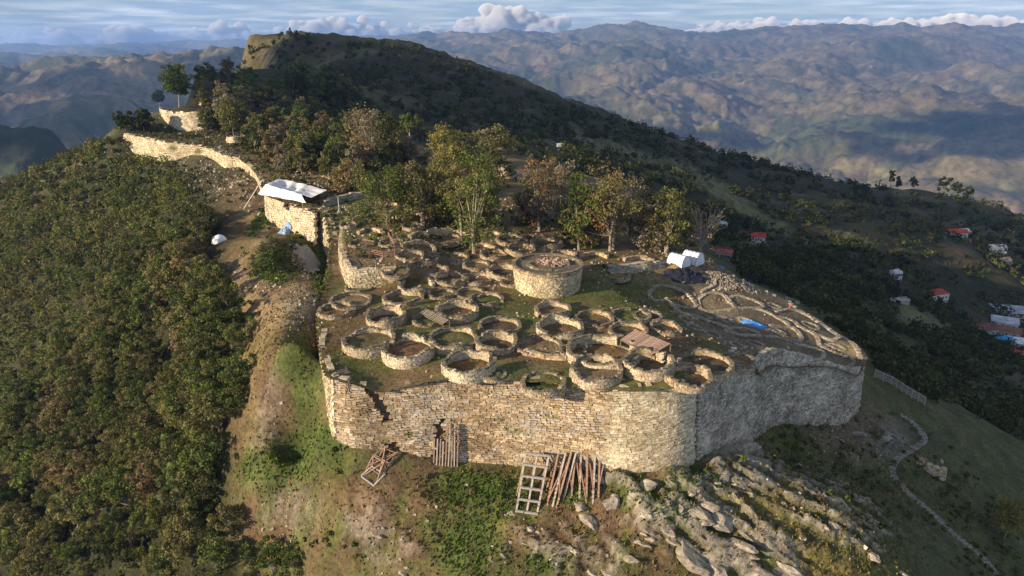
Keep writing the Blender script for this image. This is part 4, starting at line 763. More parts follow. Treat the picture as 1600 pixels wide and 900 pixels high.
def tufts(P, hmin, hmax, cols, name, label):
    n = len(P); a = rng.uniform(0, 6.28, n); h = rng.uniform(hmin, hmax, n); w = h * rng.uniform(.3, .7, n); u = np.stack([np.cos(a), np.sin(a), np.zeros(n)], 1) * w[:, None]; l = np.stack([rng.uniform(-.5, .5, n) * h, rng.uniform(-.5, .5, n) * h, h], 1)
    V = np.stack([P - u, P + u, P + u * .5 + l, P - u * .5 + l], 1).reshape(-1, 3); c = np.array(cols)[rng.integers(0, len(cols), n)] * rng.uniform(.7, 1.3, (n, 1)); obj(name, mesh_np(name, V, np.arange(n * 4).reshape(-1, 4), np.repeat(c, 4, axis=0), M_leaf), None, label, 'grass', kind='stuff')
tufts(scatter_px([(440, 725, 75, 45, -25), (500, 690, 45, 35, 40), (740, 770, 80, 32, 5), (730, 850, 60, 55, 30), (990, 765, 45, 24, 30), (1040, 800, 40, 30, 20), (430, 415, 34, 28, 0), (480, 600, 18, 60, 0, .8), (1090, 748, 45, 14, 20), (900, 780, 30, 18, 0), (850, 880, 40, 20, 0), (500, 410, 14, 44, 0), (412, 340, 30, 10, -50)], 14000), .15, .45, [(.06, .11, .015), (.08, .13, .02), (.05, .085, .02)], 'grass', 'green leafy grass growing on the slope below the walls')
tufts(scatter_px([(900, 820, 420, 90, 0, .5), (1310, 850, 110, 70, 25), (450, 560, 60, 120, 10, .5), (1350, 740, 150, 60, 20, .4), (600, 800, 150, 60, 0, .5)], 11000), .12, .4, [(.2, .16, .05), (.14, .12, .04), (.17, .11, .05), (.1, .09, .03)], 'dry_grass', 'dry yellow brown grass on the rocky slope in front')
tufts(scatter_px([(740, 530, 270, 75, 0, .5), (620, 350, 120, 50, 0, .7), (960, 450, 60, 40, 20)], 9000), .06, .22, [(.09, .115, .03), (.13, .125, .04), (.07, .1, .02)], 'terrace_grass', 'short grass growing between the ruins on the terrace')
# small shrubs
sp_ = scatter_px([(420, 410, 40, 30, 0), (500, 400, 14, 60, 0), (470, 375, 24, 14, 0), (450, 860, 90, 30, 0, .8), (380, 470, 30, 30, 0, .4), (640, 360, 180, 50, 0, .5), (820, 350, 150, 30, 0, .5), (1340, 740, 150, 90, 20, .35), (1550, 800, 80, 100, 0, .8), (740, 770, 90, 30, 0, .5), (560, 720, 60, 30, 0, .3)], 900)
V, Fc, C = leaves_scaled(sp_, rng.uniform(.35, 1.0, len(sp_)), 11, np.full(len(sp_), .2), np.array([PALT['green'][0], PALT['olive'][0], PALT['brown'][2], PALT['green'][1]])[rng.integers(0, 4, len(sp_))]); mb = MB(); mb.add(V, Fc, C)
obj('shrubs', mb.mesh('shrubs', M_leaf), None, 'low green and brown shrubs dotted over the slopes and upper ground', 'shrubs', kind='stuff')
FD = (-190, 10, 190, 330)
chips(scatter_px([(350, 275, 70, 40, 25, .6), (270, 255, 90, 14, 15, .7), (480, 290, 160, 30, 0, .5), (330, 205, 90, 16, 10, .3), (600, 275, 90, 24, 0, .7)], 3500, FD), .1, .5, GS, 'far_scree', 'pale stones and rubble along the far left wall and upper ground')
sp_ = scatter_px([(300, 215, 110, 18, 8, .7), (420, 245, 100, 40, 20, .8), (520, 285, 150, 26, 0, .8), (320, 285, 60, 40, 20, .35), (650, 280, 120, 40, 0, .7)], 1100, FD); ncol = np.array([PALT['green'][0], PALT['olive'][0], PALT['brown'][2], PALT['brown'][0], PALT['dark'][1]])
V, Fc, C = leaves_scaled(sp_, rng.uniform(.5, 1.5, len(sp_)), 9, np.full(len(sp_), .3), ncol[rng.integers(0, 5, len(sp_))]); mb = MB(); mb.add(V, Fc, C)
obj('far_shrubs', mb.mesh('far_shrubs', M_leaf), None, 'low shrubs over the upper ground behind the far left wall', 'shrubs', kind='stuff')
tufts(scatter_px([(290, 212, 120, 20, 8), (420, 250, 80, 40, 20, .7), (540, 300, 120, 30, 0, .8)], 6000, FD), .15, .4, [(.08, .10, .025), (.11, .11, .035), (.065, .085, .02)], 'far_grass', 'grass on the upper ground inside the far left wall')
# ------------------------------------------------------------------ timber props and frames
def one(name, fn, parent, mat=M_wood, O=(0, 0, 0)):
    mb = MB(); fn(mb); m = mb.mesh(name, mat); v = np.empty(len(m.vertices) * 3, np.float32); m.vertices.foreach_get('co', v); m.vertices.foreach_set('co', (v.reshape(-1, 3) - np.array(O, np.float32)).ravel()); m.update(); return obj(name, m, parent)
def root_at(name, p, label, cat, group=None):
    o = bpy.data.objects.new(name, None); COL.objects.link(o); o.location = p; o['label'] = label; o['category'] = cat
    if group: o['group'] = group
    return o
GW = (.36, .32, .28); RW = (.30, .20, .14)
b0, b1 = hit(806, 801), hit(838, 806); O = (b0 + b1) / 2; rt = root_at('timber_scaffold', O, 'tall grey ladder-like timber frame leaning on the front wall', 'scaffold')
t0, t1 = Vector(Yp(822, 706, 88.2)), Vector(Yp(858, 711, 87.9))
for k in range(3):
    f_ = k / 2; one('post', lambda m: m.beam(b0.lerp(b1, f_) - Vector((0, 0, .4)), t0.lerp(t1, f_), .26, .26, GW), rt, O=O)
    q = b0.lerp(b1, f_) + Vector((0, 2.2, 0)); q.z = gz(q.x, q.y); one('back_post', lambda m: m.beam(q - Vector((0, 0, .4)), t0.lerp(t1, f_) + Vector((0, .4, -.2)), .16, .16, RW), rt, O=O)
for k in range(6):
    f_ = .04 + k / 5 * .95; one('crossbar', lambda m: m.beam(b0.lerp(t0, f_) - Vector((.15, .14, 0)), b1.lerp(t1, f_) + Vector((.15, -.14, 0)), .26, .28, GW), rt, O=O)
for k in range(5):
    f_ = .15 + k * .18; one('brace', lambda m: (m.beam(b0.lerp(t0, f_), b0.lerp(t0, f_) + Vector((.2, 2.0 * (1 - f_) + .3, .1)), .12, .12, RW), m.beam(b1.lerp(t1, f_), b1.lerp(t1, f_) + Vector((0, 2.0 * (1 - f_) + .3, .1)), .12, .12, RW)), rt, O=O)
O = hit(900, 790); rt = root_at('timber_props', O, 'dense bank of reddish timber props against the front wall beside the ladder-like frame', 'timber props')
for k, (bx, by, tx) in enumerate([(854, 792, 872), (862, 795, 884), (868, 797, 893), (880, 780, 900), (892, 782, 899), (905, 785, 908), (916, 795, 918), (926, 793, 930), (935, 785, 937)]):
    p = hit(bx, by); p1 = Vector(Yp(tx, 708 + random.uniform(-3, 3), 88.3 - .15 * max(0, (tx - 900) / 13))); one('post', lambda m: m.beam(p - Vector((0, 0, .3)), p1, .26, .26, GW if k % 2 else RW), rt, O=O)
    q = p + Vector((random.uniform(-.3, .5), 2.0, 0)); q.z = gz(q.x, q.y); one('back_post', lambda m: m.beam(q - Vector((0, 0, .3)), p1 + Vector((.1, .3, -.1)), .24, .24, (.26, .15, .1)), rt, O=O); one('brace', lambda m: m.beam(p.lerp(p1, random.uniform(.1, .4)), p.lerp(p1, random.uniform(.6, .9)) + Vector((random.choice((-1, 1)) * random.uniform(.5, 1.1), .3, 0)), .17, .17, (.3, .18, .12)), rt, O=O)
    for j in range(10):
        f_ = .15 + j * .08; e = p.lerp(p1, f_); one('wedge', lambda m: m.beam(e, e + Vector((random.uniform(-.5, .6), 1.2 + 2 * (1 - f_), random.uniform(-.3, .5))), .22, .22, (.34, .22, .15)), rt, O=O)
O = hit(698, 728); rt = root_at('timber_props', O, 'thin vertical timber poles set in the dark slot of the front wall', 'timber props')
for k in range(9):
    px = 678 + k * 4.6; p = Vector(Yp(px, 727 + random.uniform(-3, 2), 90.6)); p1 = Vector(Yp(px + random.uniform(-1, 3), random.uniform(656, 690), 90.9)); p.y -= .7; one('post', lambda m: m.beam(p, p1 - Vector((0, .15, 0)), .2, .2, GW if k % 2 else RW), rt, O=O)
for k in range(14):
    px = random.uniform(684, 716); py = random.uniform(668, 722); a = Vector(Yp(px, py, 90.2)); one('wedge', lambda m: m.beam(a, a + Vector((random.uniform(.2, .8), .7, random.uniform(-.2, .2))), .14, .14, RW), rt, O=O)
A = [hit(565, 745), hit(585, 760), hit(602, 742), hit(582, 730)]; O = sum(A, Vector()) / 4; rt = root_at('timber_scaffold', O, 'small slanted timber box frame below the hole in the front wall', 'scaffold')
T = [Vector(Yp(583, 712, A[0].y + 1.6)), Vector(Yp(600, 722, A[1].y + 1.6)), Vector(Yp(620, 708, 89.8)), Vector(Yp(600, 700, 90.0))]
for k in range(4):
    one('post', lambda m: m.beam(A[k] - Vector((0, 0, .3)), T[k], .15, .15, RW), rt, O=O); one('crossbar', lambda m: m.beam(A[k] + Vector((0, 0, .15)), A[(k + 1) % 4] + Vector((0, 0, .15)), .26, .26, GW), rt, O=O); one('crossbar', lambda m: m.beam(T[k], T[(k + 1) % 4], .15, .15, RW), rt, O=O)
    one('brace', lambda m: m.beam(A[k], T[(k + 1) % 4], .12, .12, (.42, .27, .18)), rt, O=O); one('crossbar', lambda m: m.beam(A[k].lerp(T[k], .5), A[(k + 1) % 4].lerp(T[(k + 1) % 4], .5), .13, .13, RW), rt, O=O)
    one('brace', lambda m: m.beam(A[k].lerp(T[k], .5), T[(k + 2) % 4] + Vector((.2, 0, .2)), .11, .11, (.42, .27, .18)), rt, O=O)
p0 = Vector(Yp(537.5, 708, 91.0)); p1 = Vector(Yp(538.5, 604, 89.6)); O = p0; rt = root_at('pole_ladder', O, 'very long thin dark ladder standing at the left end of the front wall', 'ladder')
p0.y -= 1.0; dx = Vector((.45, 0, 0))
for k in (0, 1): one('rail', lambda m: m.beam(p0 + dx * k, p1 + dx * k, .09, .09, (.10, .07, .05)), rt, O=O)
for k in range(24): q = p0.lerp(p1, (k + .5) / 24); one('rung', lambda m: m.beam(q, q + dx, .06, .06, (.12, .085, .06)), rt, O=O)
# ------------------------------------------------------------------ roofs and railings on the terrace
def plank_roof(name, cor, n, col, label, post_z, kindname='plank', th=.07):
    cor = [Vector(c) for c in cor]; O = sum(cor, Vector()) / 4; O.z = gz(O.x, O.y); rt = root_at(name, O, label, 'shelter')
    for k in range(n):
        f0, f1 = k / n + .01, (k + 1) / n - .01; a = cor[0].lerp(cor[3], (f0 + f1) / 2); b = cor[1].lerp(cor[2], (f0 + f1) / 2); w = (cor[3] - cor[0]).length / n * .94; c = np.array(col) * random.uniform(.75, 1.2)
        dv = Vector((0, 0, random.uniform(-.02, .03))); one(kindname, lambda m: m.beam(a + dv, b + dv, w, th, c), rt, O=O)
    for c in cor: one('post', lambda m: m.beam((c.x, c.y, gz(c.x, c.y) - .3), (c.x, c.y, c.z - .06), .15, .15, (.2, .15, .1)), rt, O=O)
    for a, b in ((0, 3), (1, 2)): one('rafter', lambda m: m.beam(cor[a] - Vector((0, 0, .12)), cor[b] - Vector((0, 0, .12)), .12, .12, (.2, .15, .1)), rt, O=O)
plank_roof('shelter_roof', [Zp(970, 530, 1.6), Zp(993, 515, 2.9), Zp(1048, 537, 2.9), Zp(1018, 555, 1.6)], 16, (.27, .185, .145), 'brown sloping sheet roof on posts among the ruins near the right', 1)
plank_roof('shelter_roof', [Zp(655, 489, .7), Zp(666, 482, 1.4), Zp(702, 500, 1.4), Zp(692, 507, .7)], 12, (.2, .17, .14), 'small grey weathered lean-to roof over a low ring', 1)
P4 = [hit(582, 400), hit(598, 404), hit(617, 402), hit(616, 388), hit(607, 372)]; O = P4[2]; rt = root_at('wooden_railing', O, 'thin reddish wooden walkway railing behind the inner platform', 'railing')
for k, p in enumerate(P4): one('post', lambda m: m.beam(p - Vector((0, 0, .3)), p + Vector((0, 0, 1.5)), .13, .13, (.36, .2, .15)), rt, O=O)
for a, b in zip(P4[:-1], P4[1:]):
    for h in (.6, 1.0, 1.4): one('rail', lambda m: m.beam(a + Vector((0, 0, h)), b + Vector((0, 0, h)), .09, .09, (.36, .2, .15)), rt, O=O)
p = hit(530, 333); rt = root_at('survey_mast', p, 'thin white mast with a small foot on the upper ground', 'mast'); one('pole', lambda m: m.beam((0, 0, -.2), (0, 0, 4.3), .1, .1, (.7, .7, .72)), rt, M_paint); 
for k in range(3): one('leg', lambda m: m.beam((math.cos(k * 2.1) * .9, math.sin(k * 2.1) * .9, -.1), (0, 0, 1.1), .08, .08, (.6, .65, .72)), rt, M_paint)
# ------------------------------------------------------------------ cloth: tarpaulins, tents, heaps
def sheet(c4, nu=14, nv=10, sag=.3, wr=.12, col=(.75, .75, .73), seed=0):
    a, b, c, d = [np.array(v, float) for v in c4]; u, v = np.meshgrid(np.linspace(0, 1, nu), np.linspace(0, 1, nv)); P = ((1 - u) * (1 - v))[..., None] * a + (u * (1 - v))[..., None] * b + (u * v)[..., None] * c + ((1 - u) * v)[..., None] * d
    P[..., 2] += -sag * np.sin(np.pi * u) * np.sin(np.pi * v) + wr * np.sin(u * 17 + seed) * np.sin(np.pi * v) + wr * pn(u * 6 + seed, v * 6); return P.reshape(-1, 3), grid_faces(nu, nv)
O = hit(447, 300); rt = root_at('tarpaulin', O, 'big white tarpaulin stretched like a tent over the tall bulging wall', 'tarpaulin'); On = np.array(O)
tA, tB, tC, tD = Yp(415, 288, 192), Yp(437, 279, 206), Yp(486, 290, 196), Yp(471, 304, 181)
def sh(name, c4, col, **k):
    V, Fc = sheet(c4, **k); mb = MB(); mb.add(V - On, Fc, np.array(col)); return obj(name, mb.mesh(name, M_cloth, True), rt)
sh('roof_sheet', [tA, tD, tC, tB], (.70, .69, .67), sag=.9, wr=.35, nu=20); sh('front_flap', [tA, tD, Yp(478, 316.5, 178.2), Yp(403, 303, 190.5)], (.78, .76, .72), sag=0, wr=.3, nv=7, nu=20); sh('side_flap', [tD, tC, Yp(511, 297, 188), Yp(486, 309, 179)], (.72, .71, .69), sag=.15, wr=.1, nv=6)
for q in (tA, tB, tC, tD): one('pole', lambda m: m.beam((q[0], q[1], gz(q[0], q[1]) - .5), q, .1, .1, (.5, .48, .45)), rt, O=O)
one('guy_rope', lambda m: m.beam(Yp(409, 282, 194), hit(381, 326), .16, .16, (.6, .57, .52)), rt, O=O)
def tunnel(p, L, R, H, rz, label):
    rt = root_at('tunnel_tent', p, label, 'tent', 'white tunnel tents by the bare tree'); rt.rotation_euler = (0, 0, rz); na, nl = 15, 13; V = []
    for j in range(nl):
        for i in range(na):
            a = math.pi * i / (na - 1); w = 1 - .05 * (j % 3 != 0); V.append((math.cos(a) * R * w, -L / 2 + L * j / (nl - 1), math.sin(a) ** .8 * H * w - .1))
    mb = MB(); mb.add(V, grid_faces(na, nl), (.76, .76, .78)); cv_ = obj('cover', mb.mesh('cover', M_cloth, True), rt)
    for y in (-L / 2 + .03, L / 2 - .03):
        mb = MB(); V = [(0, y, -.1)] + [(math.cos(math.pi * i / 14) * R * .97, y, math.sin(math.pi * i / 14) ** .8 * H * .97 - .1) for i in range(15)]; mb.add(V, [(0, i, i + 1) for i in range(1, 15)], (.66, .66, .70)); obj('end_panel', mb.mesh('end_panel', M_cloth), rt)
    for j in range(5):
        y = -L / 2 + L * j / 4; one('hoop', lambda m: m.tube([(math.cos(math.pi * i / 12) * (R + .04), y, math.sin(math.pi * i / 12) ** .8 * (H + .04) - .1) for i in range(13)], [.035] * 13, 5, (.45, .45, .47)), cv_, M_paint)
tunnel(hit(1060, 414), 4.0, 1.75, 2.7, .75, 'white tunnel tent nearer the olive-yellow tree'); tunnel(hit(1082, 411), 4.0, 1.8, 3.0, .75, 'white tunnel tent touching the bare tan tree')
p = hit(343, 378); rt = root_at('dome_tent', p, 'small white dome tent on the bare slope at the forest edge', 'tent'); V = []; na, nl = 20, 8
for j in range(nl):
    b = math.pi / 2 * j / (nl - 1)
    for i in range(na): a = 2 * math.pi * i / na; w = 1 + .06 * math.cos(4 * a); V.append((math.cos(a) * math.cos(b) * 2.0 * w, math.sin(a) * math.cos(b) * 2.0 * w, math.sin(b) * 2.3 - .3))
mb = MB(); mb.add(V, [(j * na + i, j * na + (i + 1) % na, (j + 1) * na + (i + 1) % na, (j + 1) * na + i) for j in range(nl - 1) for i in range(na)], (.74, .76, .80)); cv_ = obj('cover', mb.mesh('cover', M_cloth, True), rt)
for k in range(2): one('tent_pole', lambda m: m.tube([(math.cos(k * 1.57 + .78) * math.cos(t) * 2.08, math.sin(k * 1.57 + .78) * math.cos(t) * 2.08, math.sin(t) * 2.36 - .3) for t in np.linspace(0, math.pi, 15)], [.05] * 15, 5, (.25, .25, .3)), rt, M_paint)
one('door_flap', lambda m: m.add([(-.7, -2.0, 0), (.7, -2.0, 0), (.35, -1.75, 1.4), (-.35, -1.75, 1.4)], [(0, 1, 2, 3)], (.35, .38, .45)), cv_, M_cloth)
def heap(name, px, py, w, dpt, h, col, label, cat='tarpaulin', seed=0, rz=0, fold=.5):
    p = hit(px, py); n = 26; u, v = np.meshgrid(np.linspace(-1, 1, n), np.linspace(-1, 1, n)); r = np.sqrt(u * u + v * v) + .25 * pn(u * 2 + seed, v * 2); e = sst(1.1, .35, r); xx = u * w / 2; yy = v * dpt / 2; ca, sa = math.cos(rz), math.sin(rz); wx = p.x + xx * ca - yy * sa; wy = p.y + xx * sa + yy * ca
    z = np.clip(G(wx, wy), p.z - 3, p.z + 2) - .15 + e * (h * (.6 + fold * np.abs(pn(u * 3 + seed, v * 3, 2)) * 1.3 + .3 * np.abs(pn(u * 8, v * 8 + seed, 5)))) ; V = np.stack([wx, wy, z], -1).reshape(-1, 3) - np.array(p); Fc = grid_faces(n, n); keep = e.ravel()[Fc].min(1) > .02; mb = MB(); mb.add(V, Fc[keep], np.array(col)); o = obj(name, mb.mesh(name, M_cloth), None, label, cat, loc=p); return o
def pile(px, py, w, dpt, h, label, seed, pal, n=700):
    p = hit(px, py); r = np.random.default_rng(seed); q = np.sqrt(r.uniform(0, 1, n)); a = r.uniform(0, 6.283, n); q = q * (1 + .25 * np.sin(3 * a + seed)); x = q * np.cos(a) * w / 2; y = q * np.sin(a) * dpt / 2
    z = np.clip(G(p.x + x, p.y + y), p.z - 4, p.z + 2) - p.z + h * np.clip(1 - q ** 1.5, 0, 1) * r.uniform(.3, 1, n); s_ = .07 * (5.0 ** (r.uniform(0, 1, n) ** 1.8)); Aq, _ = np.linalg.qr(r.normal(size=(n, 3, 3)))
    V, Fc, cc = boxes(np.column_stack([x, y, z]), Aq * (s_[:, None] * r.uniform(.5, 1, (n, 3)))[:, :, None], .25, np.array(pal)[r.integers(0, len(pal), n)] * r.uniform(.75, 1.2, (n, 1))); obj('stone_heap', mesh_np('stone_heap', V, Fc, cc, M_stone), None, label, 'heap', kind='stuff', loc=p)
heap('plastic_sheet', 477, 401, 8, 9, 1.3, (.26, .26, .26), 'crumpled grey plastic sheet over the collapsed wall heap', seed=3, rz=.5, fold=.7); pile(468, 414, 9, 8, 1.5, 'pale heap of fallen stones spilling from the grey sheet', 5, GS, 500)
heap('plastic_sheet', 446, 363, 4.2, 4, 1.4, (.25, .36, .55), 'small blue plastic bundle at the foot of the tall bulging wall', seed=8)
heap('plastic_sheet', 1176, 506, 7.5, 3.4, .5, (.07, .27, .62), 'bright blue plastic sheet lying on the shaded plots', seed=11, rz=-.35); heap('plastic_sheet', 1180, 438, 9, 8, 2.2, (.018, .02, .04), 'dark navy tarpaulin draped over the far edge heap', seed=13); heap('plastic_sheet', 1172, 422, 3.4, 3, 1.2, (.1, .3, .62), 'small blue sheet on top of the navy tarpaulin', seed=14)
heap('plastic_sheet', 1072, 432, 11, 4.5, 1.5, (.02, .022, .035), 'long dark tarpaulin below the white tunnel tents', seed=17, rz=.1); heap('plastic_sheet', 1128, 418, 3, 2.4, .7, (.06, .25, .4), 'small teal sheet beside the rubble right of the tents', seed=19); pile(1138, 440, 12, 8, 1.1, 'broad grey rubble heap below the teal sheet', 21, [(.25, .215, .165), (.21, .18, .135), (.30, .265, .21)], 1400); heap('earth_heap', 1056, 418, 5, 3, .8, (.28, .21, .09), 'sunlit tan earth heap in front of the tunnel tents', 'heap', seed=23)
heap('plastic_sheet', 640, 268, 9, 4, .5, (.14, .15, .2), 'dark blue sheet in the clearing right of the upper wood', seed=31)
p = hit(1234, 484); rt = root_at('marker_tripod', p, 'small red marker tripod near the outer edge of the plots', 'marker')
for k in range(3): one('leg', lambda m: m.beam((math.cos(k * 2.1) * .45, math.sin(k * 2.1) * .45, 0), (0, 0, 1.4), .1, .1, (.55, .12, .08)), rt, M_paint)
# ------------------------------------------------------------------ fence, path, valley houses
fa, fb = [hit(1366, 590), hit(1392, 601), hit(1408, 612), hit(1424, 622), hit(1444, 634)], 0; O = fa[2]; rt = root_at('rail_fence', O, 'pale wooden rail fence running down from the right wall corner', 'fence')
FPp = [];
for a, b in zip(fa[:-1], fa[1:]): FPp += [a, (a + b) / 2]
FPp.append(fa[-1]); FPp = [Vector((p.x, p.y, gz(p.x, p.y))) for p in FPp]
for p in FPp: one('post', lambda m: m.beam(p - Vector((0, 0, .3)), p + Vector((0, 0, 2.2)), .16, .16, (.3, .28, .25)), rt, O=O)
for a, b in zip(FPp[:-1], FPp[1:]):
    for h in (.5, .95, 1.4, 1.85, 2.1): one('rail', lambda m: m.beam(a + Vector((0, -.1, h)), b + Vector((0, -.1, h)), .1, .12, (.33, .31, .28)), rt, O=O)
def stone_path(pl, w, nm, lab):
    P = [hit(a, b) for a, b in pl]; P = catmull([(p.x, p.y, 0) for p in P], .7); z = G(P[:, 0], P[:, 1]); n = len(P); d = np.gradient(P[:, :2], axis=0); d /= np.linalg.norm(d, axis=1, keepdims=True); nn = np.stack([-d[:, 1], d[:, 0]], 1)
    V = np.concatenate([np.column_stack([P[:, :2] + nn * w * .55, z + .06]), np.column_stack([P[:, :2] - nn * w * .55, z + .06])]); i = np.arange(n - 1); base = obj('path', mesh_np('path', V, np.stack([i, i + 1, i + 1 + n, i + n], 1), np.tile((.24, .2, .16), (2 * n, 1)), M_terr), None, kind='structure')
    base['label'] = lab
    for i in range(n - 1):
        for k in (-1, 0, 1):
            c = P[i, :2] + nn[i] * w * .34 * k; a = math.atan2(d[i, 1], d[i, 0]); o = obj('paving_stone', BLOCKS[random.randrange(14)], base); o.location = (c[0] + random.uniform(-.06, .06), c[1] + random.uniform(-.06, .06), z[i] + .1); o.scale = (.32, w * .16, .09); o.rotation_euler = (random.uniform(-.06, .06), 0, a + random.uniform(-.1, .1)); g = random.uniform(.8, 1.15); o.color = (.25 * g, .22 * g, .18 * g, 1)
stone_path([(1409, 650), (1424, 660), (1438, 676), (1441, 689), (1424, 700), (1404, 713), (1391, 732), (1399, 750), (1413, 766), (1440, 790), (1467, 813)], 1.7, 'path', 'winding pale stone path on the shaded slope at the right')
stone_path([(1468, 814), (1490, 836), (1515, 855), (1540, 880), (1556, 899)], 1.5, 'path', 'straight pale stone path in the lower right corner')
M_sheet = mat_vc('roof_sheet', 1.1, .45, .3, rough=.8, scale2=.35, dist=.1)
def house(px, py, wpx, label, roof=(.38, .07, .05), wall=(.55, .52, .48), rz=.2, dr=.6, hgt=2.8, kind='gable'):
    p = hit(px, py, t0=150); L = wpx * (p - Vector((0, 0, CZ))).length / F; Dp = L * dr; rt = root_at('house', p, label, 'house', 'houses scattered below the ridge'); rt.rotation_euler = (0, 0, rz); hx, hy = L / 2, Dp / 2
    one('wall', lambda m: m.box((0, 0, hgt / 2 - 1), hx * .92, hy * .92, hgt / 2 + 1, col=wall), rt, M_paint); rh = Dp * .28
    def rf(m):
        if kind == 'gable': V = [(-hx, -hy, hgt), (hx, -hy, hgt), (hx, hy, hgt), (-hx, hy, hgt), (-hx, 0, hgt + rh), (hx, 0, hgt + rh)]; Fc = [(0, 1, 5, 4), (2, 3, 4, 5), (0, 4, 3, 3), (1, 2, 5, 5), (0, 3, 2, 1)]
        elif kind == 'hip': V = [(-hx, -hy, hgt), (hx, -hy, hgt), (hx, hy, hgt), (-hx, hy, hgt), (-hx * .45, 0, hgt + rh), (hx * .45, 0, hgt + rh)]; Fc = [(0, 1, 5, 4), (2, 3, 4, 5), (0, 4, 3, 3), (1, 2, 5, 5), (0, 3, 2, 1)]
        else: V = [(-hx, -hy, hgt), (hx, -hy, hgt), (hx, hy, hgt + rh), (-hx, hy, hgt + rh), (-hx, -hy, hgt + .15), (hx, -hy, hgt + .15), (hx, hy, hgt + rh + .15), (-hx, hy, hgt + rh + .15)]; Fc = BOXF
        m.add(V, Fc, roof)
    ro = one('roof', rf, rt, M_sheet)
    if kind != 'shed': one('ridge_cap', lambda m: m.beam((-hx * (1 if kind == 'gable' else .45), 0, hgt + rh + .05), (hx * (1 if kind == 'gable' else .45), 0, hgt + rh + .05), .3, .12, np.array(roof) * .8), ro, M_paint)
    if hgt > 1.5:
        one('door', lambda m: m.box((-hx * .15, -hy * .92 - .03, .95), .5, .04, .95, col=(.12, .09, .07)), rt, M_paint)
        for k in (-.62, .25, .62):
            wn = one('window', lambda m: m.box((hx * k, -hy * .92 - .03, 1.4), .5, .04, .45, col=(.06, .07, .09)), rt, M_paint); one('sill', lambda m: m.box((hx * k, -hy * .92 - .08, .9), .6, .09, .05, col=np.array(wall) * .8), wn, M_paint)
house(1174, 376, 38, 'white house with a long red roof nearest behind the tunnel tents', rz=-.15, dr=.5); house(1130, 404, 26, 'red roofed house half hidden by the bare tan tree', roof=(.33, .09, .07), wall=(.3, .27, .24), rz=-.4); house(1128, 357, 14, 'small grey roofed shed right of the bare tan tree', roof=(.4, .42, .46), wall=(.4, .4, .42), kind='shed')
house(1461, 466, 30, 'white house with a red hipped roof alone on the dark slope', kind='hip', rz=.3, hgt=3.4); house(1494, 368, 24, 'red roofed cottage high on the far right slope', rz=-.1); house(1507, 367, 14, 'small white cottage beside the far red roofed cottage', roof=(.6, .6, .6), kind='shed'); house(1556, 392, 22, 'pale grey roofed house on the far right slope', roof=(.45, .43, .43), rz=.1); house(1566, 412, 18, 'dull brown house below the pale grey roofed house', roof=(.25, .17, .13), wall=(.3, .27, .24))
house(1399, 432, 13, 'small pale domed hut in the middle of the dark slope', roof=(.5, .53, .56), wall=(.5, .5, .5), kind='hip', dr=.9); house(1524, 520, 50, 'long dark brown roofed house in the right hand farmstead', roof=(.16, .075, .06), wall=(.4, .38, .36), rz=.1, dr=.45); house(1562, 522, 44, 'rusty brown roofed barn in the right hand farmstead', roof=(.24, .12, .085), wall=(.3, .26, .22), rz=-.5, dr=.4); house(1580, 494, 52, 'grey metal roofed shed at the upper right of the farmstead', roof=(.34, .36, .4), wall=(.35, .28, .24), rz=-.25, dr=.35, kind='shed'); house(1568, 510, 30, 'pale slanting roofed shed between the grey shed and the barn', roof=(.42, .44, .47), rz=-.5, kind='shed', dr=.5)
house(1560, 535, 28, 'bright blue roofed shelter in front of the rusty barn', roof=(.06, .3, .52), wall=(.3, .3, .32), rz=-.5, dr=.4, kind='shed', hgt=2.0); house(1592, 541, 40, 'white roofed long shelter at the right edge', roof=(.66, .68, .72), rz=-.5, dr=.35, kind='shed', hgt=2.2); house(1598, 562, 36, 'red roofed shelter cut by the right picture edge', roof=(.5, .08, .07), rz=-.3, dr=.4, kind='shed', hgt=2.0); house(1404, 472, 30, 'pale ruined foundations on the dark slope left of the red hipped roof house', roof=(.3, .28, .25), wall=(.3, .28, .25), kind='shed', dr=.3, hgt=.9); house(876, 234, 12, 'tiny white house far up the dark flank', roof=(.5, .5, .5), kind='shed'); house(1585, 480, 1, 'x') if False else None
